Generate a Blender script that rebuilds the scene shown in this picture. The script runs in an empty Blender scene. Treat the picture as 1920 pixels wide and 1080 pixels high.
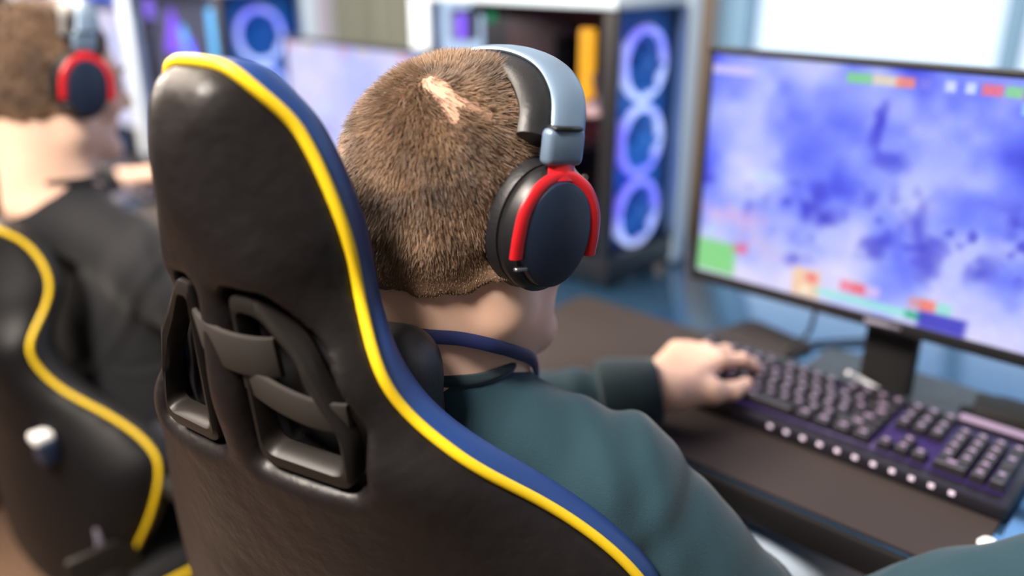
import bpy, bmesh, math, random
import numpy as np
from mathutils import Vector, Matrix
random.seed(7); rng = np.random.default_rng(7)
S = bpy.context.scene; COL = S.collection
PI = math.pi

# ------------------------------------------------------------------ camera, world, lights
cam_d = bpy.data.cameras.new('camera'); cam = bpy.data.objects.new('camera', cam_d); COL.objects.link(cam)
cam_d.sensor_width = 36.0; cam_d.lens = 36.0 * 1620 / 1920; cam_d.clip_start = 0.02
cam.location = (0, 0, 1.285)
cam.rotation_euler = (PI / 2 - math.atan(630 / 1620), 0, math.radians(42.2))
cam_d.dof.use_dof = True; cam_d.dof.focus_distance = 0.68; cam_d.dof.aperture_fstop = 1.5; cam_d.dof.aperture_blades = 0
S.camera = cam
S.view_settings.view_transform = 'Standard'; S.view_settings.look = 'None'
S.view_settings.gamma = 1; S.view_settings.use_curve_mapping = False; S.view_settings.exposure = 0.0
W = bpy.data.worlds.new('daylight'); S.world = W; W.use_nodes = True
bgn = W.node_tree.nodes['Background']; bgn.inputs[0].default_value = (0.70, 0.84, 1.0, 1); bgn.inputs[1].default_value = 1.5


def area(name, loc, target, size, power, color, size_y=None):
    l = bpy.data.lights.new(name, 'AREA'); l.energy = power; l.color = color; l.size = size
    if size_y: l.shape = 'RECTANGLE'; l.size_y = size_y
    o = bpy.data.objects.new(name, l); COL.objects.link(o); o.location = loc
    o.rotation_euler = (Vector(target) - Vector(loc)).to_track_quat('-Z', 'Y').to_euler()
    return o


area('ceiling_lamp_light', (-1.5, -0.2, 2.7), (-0.9, 0.5, 1.0), 1.5, 95, (1.0, 0.86, 0.72), 1.5)
area('ceiling_lamp_light', (-0.45, -0.75, 2.7), (-0.5, 0.45, 1.0), 0.5, 130, (1.0, 0.90, 0.80), 0.5)
area('side_lamp_light', (-3.4, 0.1, 2.1), (-0.9, 0.45, 1.0), 0.9, 75, (1.0, 0.85, 0.72), 0.9)
area('ceiling_lamp_light', (-2.9, 1.0, 2.7), (-1.5, 0.6, 1.0), 0.7, 100, (1.0, 0.86, 0.72), 1.2)


# ------------------------------------------------------------------ materials
def mat(name, col, rough=0.5, metal=0.0, spec=0.5, emit=None, es=0.0, coat=0.0, sheen=0.0, trans=0.0, sss=0.0, noise=None, bump=None, ior=None):
    m = bpy.data.materials.new(name); m.use_nodes = True; nt = m.node_tree; b = nt.nodes['Principled BSDF']
    b.inputs['Base Color'].default_value = (*col, 1); b.inputs['Roughness'].default_value = rough
    b.inputs['Metallic'].default_value = metal; b.inputs['Specular IOR Level'].default_value = spec
    if ior: b.inputs['IOR'].default_value = ior
    if coat: b.inputs['Coat Weight'].default_value = coat; b.inputs['Coat Roughness'].default_value = 0.12
    if sheen: b.inputs['Sheen Weight'].default_value = sheen; b.inputs['Sheen Roughness'].default_value = 0.5
    if trans: b.inputs['Transmission Weight'].default_value = trans
    if sss: b.inputs['Subsurface Weight'].default_value = sss; b.inputs['Subsurface Radius'].default_value = (0.012, 0.005, 0.003); b.inputs['Subsurface Scale'].default_value = 0.6
    if emit: b.inputs['Emission Color'].default_value = (*emit, 1); b.inputs['Emission Strength'].default_value = es
    tc = None
    if noise or bump:
        tc = nt.nodes.new('ShaderNodeTexCoord')
    if noise:
        col2, scale, det = noise
        n = nt.nodes.new('ShaderNodeTexNoise'); n.inputs['Scale'].default_value = scale; n.inputs['Detail'].default_value = det
        r = nt.nodes.new('ShaderNodeValToRGB'); r.color_ramp.elements[0].position = 0.35; r.color_ramp.elements[1].position = 0.68
        r.color_ramp.elements[0].color = (*col, 1); r.color_ramp.elements[1].color = (*col2, 1)
        nt.links.new(tc.outputs['Object'], n.inputs['Vector']); nt.links.new(n.outputs['Fac'], r.inputs[0]); nt.links.new(r.outputs[0], b.inputs['Base Color'])
    if bump:
        scale, st, dist = bump
        n = nt.nodes.new('ShaderNodeTexNoise'); n.inputs['Scale'].default_value = scale; n.inputs['Detail'].default_value = 3
        bp = nt.nodes.new('ShaderNodeBump'); bp.inputs['Strength'].default_value = st; bp.inputs['Distance'].default_value = dist
        nt.links.new(tc.outputs['Object'], n.inputs['Vector']); nt.links.new(n.outputs['Fac'], bp.inputs['Height']); nt.links.new(bp.outputs[0], b.inputs['Normal'])
    return m


M = dict(
    leather=mat('black_leather', (0.0105, 0.0085, 0.0090), 0.42, spec=0.36, bump=(45, 0.18, 0.01)),
    leather2=mat('plain_black_leather', (0.012, 0.012, 0.014), 0.45, bump=(300, 0.15, 0.002)),
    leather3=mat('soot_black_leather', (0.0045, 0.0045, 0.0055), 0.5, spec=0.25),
    yellow=mat('yellow_piping', (0.88, 0.60, 0.012), 0.42),
    blue=mat('navy_leather', (0.012, 0.045, 0.19), 0.45, bump=(300, 0.1, 0.002)),
    bezel=mat('dark_plastic', (0.014, 0.012, 0.011), 0.42, spec=0.3),
    strap=mat('woven_strap', (0.028, 0.024, 0.022), 0.65),
    black=mat('black_plastic', (0.010, 0.010, 0.012), 0.4),
    matte=mat('matte_black', (0.006, 0.006, 0.007), 0.7),
    navy=mat('navy_plastic', (0.008, 0.018, 0.045), 0.45),
    red=mat('red_metal', (0.62, 0.012, 0.020), 0.35),
    bandm=mat('steel_blue_band', (0.15, 0.22, 0.32), 0.38, metal=0.25),
    metal=mat('grey_metal', (0.35, 0.35, 0.37), 0.3, metal=0.9),
    pale=mat('pale_plastic', (0.75, 0.78, 0.85), 0.4),
    skin=mat('skin', (0.87, 0.56, 0.42), 0.5, sss=0.25, noise=((0.92, 0.64, 0.50), 18, 3)),
    scalp=mat('scalp', (0.50, 0.29, 0.20), 0.6),
    lips=mat('lips', (0.6, 0.25, 0.22), 0.45),
    eye=mat('eye_white', (0.8, 0.8, 0.8), 0.1), iris=mat('iris', (0.08, 0.05, 0.03), 0.1),
    teal=mat('dark_teal_knit', (0.006, 0.036, 0.054), 0.85, sheen=0.1, bump=(700, 0.3, 0.002)),
    teald=mat('dark_teal_rib', (0.006, 0.025, 0.036), 0.9, sheen=0.2),
    shirtb=mat('black_jersey', (0.0065, 0.0072, 0.0105), 0.85, sheen=0.08, bump=(700, 0.3, 0.002)),
    denim=mat('pale_denim', (0.58, 0.70, 0.86), 0.8, bump=(900, 0.3, 0.002)),
    trous=mat('dark_trousers', (0.02, 0.022, 0.03), 0.85),
    shoe=mat('white_shoe', (0.6, 0.6, 0.6), 0.6),
    desk=mat('black_desk_blue_reflection', (0.065, 0.17, 0.32), 0.12, metal=0.75),  # black desk; blue of the reflected window is put into the base colour
    deskedge=mat('black_desk_edge', (0.008, 0.007, 0.008), 0.45),
    matm=mat('grey_brown_desk_mat', (0.036, 0.028, 0.027), 0.72, spec=0.3, bump=(900, 0.2, 0.001)),
    key=mat('black_keycap', (0.014, 0.012, 0.018), 0.4),
    kbody=mat('keyboard_body', (0.010, 0.009, 0.014), 0.4),
    glow=mat('violet_key_glow', (0.02, 0.012, 0.06), 0.5, emit=(0.22, 0.10, 0.62), es=0.14),
    legend=mat('pale_key_legend', (0.22, 0.16, 0.25), 0.5, emit=(0.58, 0.40, 0.60), es=0.26),
    led=mat('pale_led', (0.6, 0.5, 0.6), 0.4, emit=(0.95, 0.80, 0.95), es=0.5),
    casew=mat('white_case_frame', (0.62, 0.74, 0.86), 0.4),
    caseb=mat('case_black', (0.007, 0.007, 0.010), 0.5),
    blueint=mat('blue_glow_interior', (0.03, 0.22, 0.52), 0.45, noise=((0.01, 0.10, 0.32), 7, 2)),  # blue LED glow inside the case is painted into this colour
    glass=mat('smoked_glass', (0.55, 0.60, 0.70), 0.02, trans=1.0, ior=1.05, spec=0.3),
    amber=mat('amber_light', (0.9, 0.4, 0.02), 0.4, emit=(1.0, 0.42, 0.02), es=1.3),
    cyan=mat('cyan_light', (0.1, 0.5, 0.9), 0.4, emit=(0.16, 0.62, 1.0), es=1.5),
    purple=mat('violet_light', (0.3, 0.1, 0.9), 0.4, emit=(0.30, 0.12, 0.95), es=1.3),
    green=mat('green_light', (0.02, 0.3, 0.1), 0.4, emit=(0.02, 0.35, 0.12), es=0.8),
    redd=mat('dark_red_board', (0.09, 0.012, 0.016), 0.5),
    pink=mat('pinkish_cable_cover', (0.33, 0.22, 0.25), 0.5),
    grey=mat('slate_grey', (0.19, 0.18, 0.24), 0.5),
    wall=mat('pale_wall', (0.36, 0.35, 0.34), 0.9),
    frame=mat('steel_blue_frame', (0.17, 0.33, 0.52), 0.5),
    tan=mat('tan_frame', (0.34, 0.27, 0.21), 0.6),
    greyg=mat('grey_green_pane', (0.22, 0.24, 0.21), 0.6),
    lav=mat('lavender_panel', (0.55, 0.53, 0.66), 0.7),
    winglass=mat('window_glass', (1, 1, 1), 0.0, trans=1.0, ior=1.01, spec=0.1),
    floor=mat('warm_floor', (0.17, 0.105, 0.07), 0.35, noise=((0.12, 0.075, 0.05), 3, 4)),
    ceil=mat('ceiling_white', (0.6, 0.6, 0.58), 0.9),
    lamp=mat('lamp_diffuser', (1, 1, 1), 0.5, emit=(1.0, 0.88, 0.76), es=4.0),
    cable=mat('black_cable', (0.012, 0.012, 0.014), 0.4),
    white=mat('white_plastic', (0.8, 0.8, 0.8), 0.35),
    lanyard=mat('navy_lanyard', (0.008, 0.014, 0.075), 0.55),
)


# ------------------------------------------------------------------ object helpers
def link(name, me, m=None, parent=None, smooth=True):
    o = bpy.data.objects.new(name, me); COL.objects.link(o)
    if m is not None:
        for x in (m if isinstance(m, (list, tuple)) else [m]): me.materials.append(x)
    if smooth and len(me.polygons): me.polygons.foreach_set('use_smooth', [True] * len(me.polygons))
    if parent is not None: o.parent = parent
    return o


def tag(o, label=None, cat=None, group=None, kind=None):
    if label: o['label'] = label
    if cat: o['category'] = cat
    if group: o['group'] = group
    if kind: o['kind'] = kind
    return o


def empty(name, loc=(0, 0, 0), rz=0.0, label=None, cat=None, group=None):
    o = bpy.data.objects.new(name, None); COL.objects.link(o); o.location = loc; o.rotation_euler = (0, 0, rz); o.empty_display_size = 0.05
    return tag(o, label, cat, group)


def from_bm(name, bm, m, parent=None, smooth=True, sharp=True):
    if smooth and sharp:
        for e in bm.edges:
            if len(e.link_faces) == 2 and e.calc_face_angle(0) > 0.7: e.smooth = False
    me = bpy.data.meshes.new(name); bm.to_mesh(me); bm.free()
    return link(name, me, m, parent, smooth)


def add_box(bm, lo, hi, bev=0.0, seg=2, mi=0, mtx=None):
    lo = Vector(lo); hi = Vector(hi); c = (lo + hi) / 2; s = hi - lo
    t = bmesh.new(); bmesh.ops.create_cube(t, size=1.0)
    bmesh.ops.scale(t, vec=s, verts=t.verts)
    if bev > 0:
        bmesh.ops.bevel(t, geom=list(t.edges), offset=min(bev, min(abs(x) for x in s) * 0.45), segments=seg, profile=0.5, affect='EDGES')
    bmesh.ops.translate(t, vec=c, verts=t.verts)
    if mtx is not None: bmesh.ops.transform(t, matrix=mtx, verts=t.verts)
    for f in t.faces: f.material_index = mi
    merge(bm, t)


def merge(bm, t):
    me = bpy.data.meshes.new('tmp'); t.to_mesh(me); t.free(); bm.from_mesh(me); bpy.data.meshes.remove(me)


def box(name, lo, hi, m, parent=None, bev=0.003, seg=2, mtx=None):
    bm = bmesh.new(); add_box(bm, lo, hi, bev, seg, 0, mtx); return from_bm(name, bm, m, parent)


def add_tube(bm, pts, r, n=10, closed=False, sx=1.0, sy=1.0, upv=None, mi=0):
    """sweep an elliptical section along pts; sx along side axis, sy along the up axis"""
    P = [Vector(p) for p in pts]; k = len(P); R = r if isinstance(r, (list, tuple, np.ndarray)) else [r] * k
    rings = []; prev = None
    for i in range(k):
        a = P[(i - 1) % k] if (closed or i > 0) else P[0]
        b = P[(i + 1) % k] if (closed or i < k - 1) else P[-1]
        t = (b - a).normalized()
        if upv is not None:
            u = Vector(upv[i] if isinstance(upv, list) else upv)
        else:
            u = prev if prev is not None else (Vector((0, 0, 1)) if abs(t.z) < 0.9 else Vector((1, 0, 0)))
        u = (u - t * u.dot(t)).normalized(); prev = u; s = t.cross(u)
        rings.append([bm.verts.new(P[i] + (s * math.cos(2 * PI * j / n) * sx + u * math.sin(2 * PI * j / n) * sy) * R[i]) for j in range(n)])
    for i in range(k if closed else k - 1):
        A = rings[i]; B = rings[(i + 1) % k]
        for j in range(n):
            f = bm.faces.new((A[j], A[(j + 1) % n], B[(j + 1) % n], B[j])); f.material_index = mi
    if not closed:
        bm.faces.new(rings[0][::-1]).material_index = mi; bm.faces.new(rings[-1]).material_index = mi


def tube(name, pts, r, m, parent=None, n=10, closed=False, sx=1.0, sy=1.0, upv=None):
    bm = bmesh.new(); add_tube(bm, pts, r, n, closed, sx, sy, upv)
    bmesh.ops.recalc_face_normals(bm, faces=bm.faces)
    return from_bm(name, bm, m, parent)


def add_lathe(bm, prof, n=24, mtx=None, mi=0, sx=1.0, sy=1.0):
    """prof: (r,z) list around local z"""
    t = bmesh.new(); rings = []
    for r, z in prof:
        if r < 1e-6: rings.append([t.verts.new((0, 0, z))])
        else: rings.append([t.verts.new((r * math.cos(2 * PI * j / n) * sx, r * math.sin(2 * PI * j / n) * sy, z)) for j in range(n)])
    for A, B in zip(rings[:-1], rings[1:]):
        for j in range(n):
            a, b = A[j % len(A)], A[(j + 1) % len(A)]; c, d = B[(j + 1) % len(B)], B[j % len(B)]
            vs = []
            for v in (a, b, c, d):
                if v not in vs: vs.append(v)
            if len(vs) > 2: t.faces.new(vs)
    if len(rings[0]) > 1: t.faces.new(rings[0][::-1])
    if len(rings[-1]) > 1: t.faces.new(rings[-1])
    bmesh.ops.recalc_face_normals(t, faces=t.faces)
    if mtx is not None: bmesh.ops.transform(t, matrix=mtx, verts=t.verts)
    for f in t.faces: f.material_index = mi
    merge(bm, t)


def lathe(name, prof, m, parent=None, n=24, mtx=None, sx=1.0, sy=1.0):
    bm = bmesh.new(); add_lathe(bm, prof, n, mtx, 0, sx, sy); return from_bm(name, bm, m, parent)


def spline(K, n=8, closed=False):
    K = np.array(K, float)
    if closed: E_ = np.vstack([K[-1], K, K[0], K[1]])
    else: E_ = np.vstack([2 * K[0] - K[1], K, 2 * K[-1] - K[-2]])
    o = []
    for i in range(1, len(E_) - 2):
        t = np.linspace(0, 1, n, endpoint=False)[:, None]; a, b, c, d = E_[i - 1:i + 3]
        o.append(.5 * ((2 * b) + (-a + c) * t + (2 * a - 5 * b + 4 * c - d) * t ** 2 + (-a + 3 * b - 3 * c + d) * t ** 3))
    if not closed: o.append(E_[-2:-1])
    return np.vstack(o)


def copy_tree(o, parent=None):
    c = o.copy(); COL.objects.link(c)
    if parent is not None: c.parent = parent
    for ch in list(o.children): copy_tree(ch, c)
    return c


# ------------------------------------------------------------------ signed distance meshing
def sdf_mesh(f, lo, hi, h, slack=1.0):
    lo = np.array(lo, np.float64); hi = np.array(hi, np.float64)
    L = 16; n = np.ceil((hi - lo) / (h * L)).astype(int)
    g = np.stack(np.meshgrid(*[np.arange(k) for k in n], indexing='ij'), -1).reshape(-1, 3)
    s = L
    while True:
        c = lo + (g + 0.5) * h * s
        d = f(c)
        g = g[np.abs(d) < slack * (0.87 * s * h) + h * 0.3]
        if s == 1: break
        off = np.array([(a, b, c_) for a in (0, 1) for b in (0, 1) for c_ in (0, 1)])
        g = (g[:, None, :] * 2 + off).reshape(-1, 3); s //= 2
    N = 1 << 12
    key = lambda q: (q[..., 0].astype(np.int64) * N + q[..., 1]) * N + q[..., 2]
    cor = np.array([(a, b, c_) for a in (0, 1) for b in (0, 1) for c_ in (0, 1)])
    q = g[:, None, :] + cor
    uk, inv = np.unique(key(q).ravel(), return_inverse=True)
    up = np.stack([uk // (N * N), (uk // N) % N, uk % N], -1)
    dv = f(lo + up * h)
    dc = dv[inv].reshape(-1, 8)
    act = (dc.min(1) < 0) & (dc.max(1) >= 0)
    g = g[act]; dc = dc[act]
    E = [(0, 1), (2, 3), (4, 5), (6, 7), (0, 2), (1, 3), (4, 6), (5, 7), (0, 4), (1, 5), (2, 6), (3, 7)]
    acc = np.zeros((len(g), 3)); cnt = np.zeros(len(g))
    for a, b in E:
        m = (dc[:, a] < 0) != (dc[:, b] < 0)
        t = dc[:, a] / np.where(m, dc[:, a] - dc[:, b], 1)
        p = cor[a] + (cor[b] - cor[a]) * t[:, None]
        acc += np.where(m[:, None], p, 0); cnt += m
    V = lo + (g + acc / cnt[:, None]) * h
    ck = key(g); order = np.argsort(ck); sk = ck[order]

    def find(c):
        k = key(c); i = np.searchsorted(sk, k); i = np.minimum(i, len(sk) - 1)
        return np.where(sk[i] == k, order[i], -1)
    F = []
    for ax, (ci, cj) in enumerate([(0, 4), (0, 2), (0, 1)]):
        m = (dc[:, ci] < 0) != (dc[:, cj] < 0)
        u = [1, 2, 0][ax]; v = [2, 0, 1][ax]
        gg = g[m]; ids = np.nonzero(m)[0]
        du = np.zeros(3, int); du[u] = 1; dw = np.zeros(3, int); dw[v] = 1
        b = find(gg - du); c = find(gg - du - dw); d = find(gg - dw)
        ok = (b >= 0) & (c >= 0) & (d >= 0)
        fq = np.stack([ids, b, c, d], 1)[ok]
        flip = (dc[m][ok][:, ci] < 0)
        fq[~flip] = fq[~flip][:, ::-1]
        F.append(fq)
    F = np.vstack(F)
    return V, F


def np_mesh(name, V, F):
    me = bpy.data.meshes.new(name)
    k = F.shape[1]
    me.vertices.add(len(V)); me.vertices.foreach_set('co', np.ascontiguousarray(V, np.float32).ravel())
    me.loops.add(len(F) * k); me.loops.foreach_set('vertex_index', F.astype(np.int32).ravel())
    me.polygons.add(len(F)); me.polygons.foreach_set('loop_start', np.arange(len(F), dtype=np.int32) * k)
    me.polygons.foreach_set('loop_total', np.full(len(F), k, np.int32))
    me.update(calc_edges=True); me.validate()
    return me


def relax(V, F, it=2, lam=0.5):
    for _ in range(it):
        acc = np.zeros_like(V); cnt = np.zeros(len(V))
        for a, b in ((0, 1), (1, 2), (2, 3), (3, 0)):
            np.add.at(acc, F[:, a], V[F[:, b]]); np.add.at(acc, F[:, b], V[F[:, a]])
            np.add.at(cnt, F[:, a], 1); np.add.at(cnt, F[:, b], 1)
        V = V + lam * (acc / np.maximum(cnt, 1)[:, None] - V)
    return V


def smin(a, b, k):
    h = np.clip(0.5 + 0.5 * (b - a) / k, 0, 1)
    return b + (a - b) * h - k * h * (1 - h)


def smax(a, b, k): return -smin(-a, -b, k)


def rc(p, a, b, ra, rb):
    a = np.asarray(a, float); b = np.asarray(b, float); ab = b - a
    t = np.clip((p - a) @ ab / (ab @ ab), 0, 1)
    return np.linalg.norm(p - a - t[:, None] * ab, axis=1) - (ra + (rb - ra) * t)


def ell(p, c, r, R=None):
    q = p - np.asarray(c, float)
    if R is not None: q = q @ R
    r = np.asarray(r, float)
    k0 = np.linalg.norm(q / r, axis=1); k1 = np.linalg.norm(q / r ** 2, axis=1)
    return k0 * (k0 - 1) / np.maximum(k1, 1e-9)


def rbox(p, c, h, r, R=None):
    q = p - np.asarray(c, float)
    if R is not None: q = q @ R
    q = np.abs(q) - (np.asarray(h, float) - r)
    return np.linalg.norm(np.maximum(q, 0), axis=1) + np.minimum(q.max(1), 0) - r


def wav(p, f, seed=0):
    s = seed * 1.7
    return (np.sin(p[:, 0] * f + 2.1 * np.sin(p[:, 1] * f * 0.7 + s) + s) + np.sin(p[:, 1] * f * 1.13 + 1.7 * np.sin(p[:, 2] * f * 0.8 + s) + 1.3 * s) + np.sin(p[:, 2] * f * 0.93 + 1.9 * np.sin(p[:, 0] * f * 0.6) + 2.2 * s)) / 3


# ------------------------------------------------------------------ setting
def structure(name, o): o['kind'] = 'structure'; return o


o = box('floor', (-6, -2.5, -0.05), (3, 2.65, 0), M['floor'], None, 0); structure('floor', o)
o = box('ceiling', (-6, -2.5, 2.8), (3, 2.65, 2.85), M['ceil'], None, 0); structure('ceiling', o)
o = box('wall_right', (3, -2.5, 0), (3.05, 2.65, 2.8), M['wall'], None, 0); structure('', o)
o = box('wall_front', (-6, -2.55, 0), (3, -2.5, 2.8), M['wall'], None, 0); structure('', o)
o = box('wall_left', (-6.05, -2.5, 0), (-6, 2.65, 2.8), M['wall'], None, 0); structure('wall_left', o)
# back wall: solid parts left of and around the tall window
bm = bmesh.new()
add_box(bm, (-6, 2.55, 0), (-3.62, 2.65, 2.8)); add_box(bm, (2.2, 2.55, 0), (3, 2.65, 2.8))
add_box(bm, (-3.62, 2.55, 2.5), (-1.72, 2.65, 2.8)); add_box(bm, (-1.45, 2.55, 2.5), (2.2, 2.65, 2.8)); add_box(bm, (-3.62, 2.55, 0), (-1.72, 2.65, 0.12)); add_box(bm, (-1.45, 2.55, 0), (2.2, 2.65, 0.12))
o = from_bm('wall_back', bm, M['wall'], None, False); structure('', o)


def window(n, x0, x1, z0, z1, bars, m):
    bm = bmesh.new()
    add_box(bm, (x0, 2.57, z0), (x0 + .11, 2.64, z1)); add_box(bm, (x1 - .05, 2.57, z0), (x1, 2.64, z1))
    add_box(bm, (x0, 2.57, z0), (x1, 2.64, z0 + .05)); add_box(bm, (x0, 2.57, z1 - .05), (x1, 2.64, z1))
    for b in bars: add_box(bm, (b - .022, 2.577, z0 + .01), (b + .022, 2.633, z1 - .01))
    fr = from_bm('window_%d' % n, bm, m, None, False); fr['kind'] = 'structure'
    g = box('window_pane', (x0 + .04, 2.6, z0 + .04), (x1 - .04, 2.606, z1 - .04), M['winglass'], fr, 0)
    return fr


o = box('trim_1', (-1.72, 2.52, 0), (-1.45, 2.66, 2.8), M['tan'], None, 0); structure('', o)
window(1, -1.449, 2.199, 0.121, 2.499, [-0.60, 0.35, 1.3], M['frame'])
window(2, -3.619, -1.721, 0.121, 2.499, [-2.3], M['tan'])


def curtain(name, x0, x1, m, label):
    t = empty(name, ((x0 + x1) / 2, 2.47, 0), 0, label, name.replace('_', ' ')); w = x1 - x0; bm = bmesh.new()
    n = 60; cols = []
    for i in range(n + 1):
        x = -w / 2 + w * i / n; y = .018 * math.sin(i * .9) + .006 * math.sin(i * 2.3)
        cols.append([bm.verts.new((x, y + d, z)) for d, z in ((0, .03), (0, 2.55), (.004, 2.55), (.004, .03))])
    for a, b in zip(cols[:-1], cols[1:]):
        for j in range(4): bm.faces.new((a[j], b[j], b[(j + 1) % 4], a[(j + 1) % 4]))
    bm.faces.new(cols[0]); bm.faces.new(cols[-1][::-1]); bmesh.ops.recalc_face_normals(bm, faces=bm.faces)
    from_bm('cloth', bm, m, t); tube('rail', [(-w / 2, 0, 2.57), (w / 2, 0, 2.57)], .012, M['metal'], t)
    return t


curtain('curtain', -3.72, -3.36, M['lav'], 'pale lavender curtain at the far window, above the second monitor')
curtain('curtain', -3.34, -2.71, M['greyg'], 'grey-green curtain at the far window, beside the lavender one')

# ------------------------------------------------------------------ desks
DZ = 0.74


def desk(x0, x1, label):
    t = empty('gaming_desk', ((x0 + x1) / 2, 1.1, 0), 0, label, 'desk', None)
    cx = (x0 + x1) / 2
    box('tabletop', (x0 - cx, 0.768 - 1.1, DZ - 0.035), (x1 - cx, 1.48 - 1.1, DZ), [M['desk']], t, 0.006)
    box('edge_band', (x0 - cx + .002, 0.762 - 1.1, DZ - 0.042), (x1 - cx - .002, 0.79 - 1.1, DZ - 0.004), M['deskedge'], t, 0.004)
    for sx in (x0 - cx + .05, x1 - cx - .09):
        for y in (-.26, .30):
            box('leg', (sx, y, 0), (sx + .04, y + .04, DZ - .034), M['deskedge'], t, 0.004)
    return t


desk(-0.90, 0.55, 'glossy black desk under the large keyboard and nearest monitor')
desk(-2.36, -0.903, 'glossy black desk in front of the black shirted player')
desk(-3.82, -2.363, 'glossy black desk beyond the farther monitor at left')


def desk_mat(lo, hi, rz, loc, label):
    bm = bmesh.new(); add_box(bm, (lo[0], lo[1], 0), (hi[0], hi[1], 0.003), 0)
    es = [e for e in bm.edges if abs((e.verts[0].co - e.verts[1].co).z) > .001]
    bmesh.ops.bevel(bm, geom=es, offset=0.008, segments=4, affect='EDGES')
    o = from_bm('desk_mat', bm, M['matm']); o.location = loc; o.rotation_euler = (0, 0, rz)
    return tag(o, label, 'desk mat')


desk_mat((-.35, -.161), (.35, .161), 0, (-.475, .929, DZ + 0.0005), 'dark grey-brown mat under the nearest keyboard')
desk_mat((-.06, -.12), (.06, .12), math.radians(-14), (-.53, 1.052, DZ + 0.0036), 'small dark pad peeking out behind the nearest keyboard')
desk_mat((-.4, -.16), (.4, .16), 0, (-1.5, .955, DZ + 0.0005), 'dark mat on the desk in front of the farther player')


# ------------------------------------------------------------------ monitors with their pictures
def noise2(h, w, cells, seed):
    r = np.random.default_rng(seed); out = np.zeros((h, w))
    for c, a in cells:
        gh, gw = c, int(c * w / h) + 1
        G = r.random((gh + 2, gw + 2)); y = np.linspace(0, gh, h, endpoint=False); x = np.linspace(0, gw, w, endpoint=False)
        iy = y.astype(int); ix = x.astype(int); fy = (y - iy)[:, None]; fx = (x - ix)[None]
        fy = fy * fy * (3 - 2 * fy); fx = fx * fx * (3 - 2 * fx)
        out += a * ((G[iy][:, ix] * (1 - fx) + G[iy][:, ix + 1] * fx) * (1 - fy) + (G[iy + 1][:, ix] * (1 - fx) + G[iy + 1][:, ix + 1] * fx) * fy)
    return out


def lerp3(t, cols, pos):
    return np.stack([np.interp(t, pos, [c[k] for c in cols]) for k in range(3)], -1)


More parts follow.
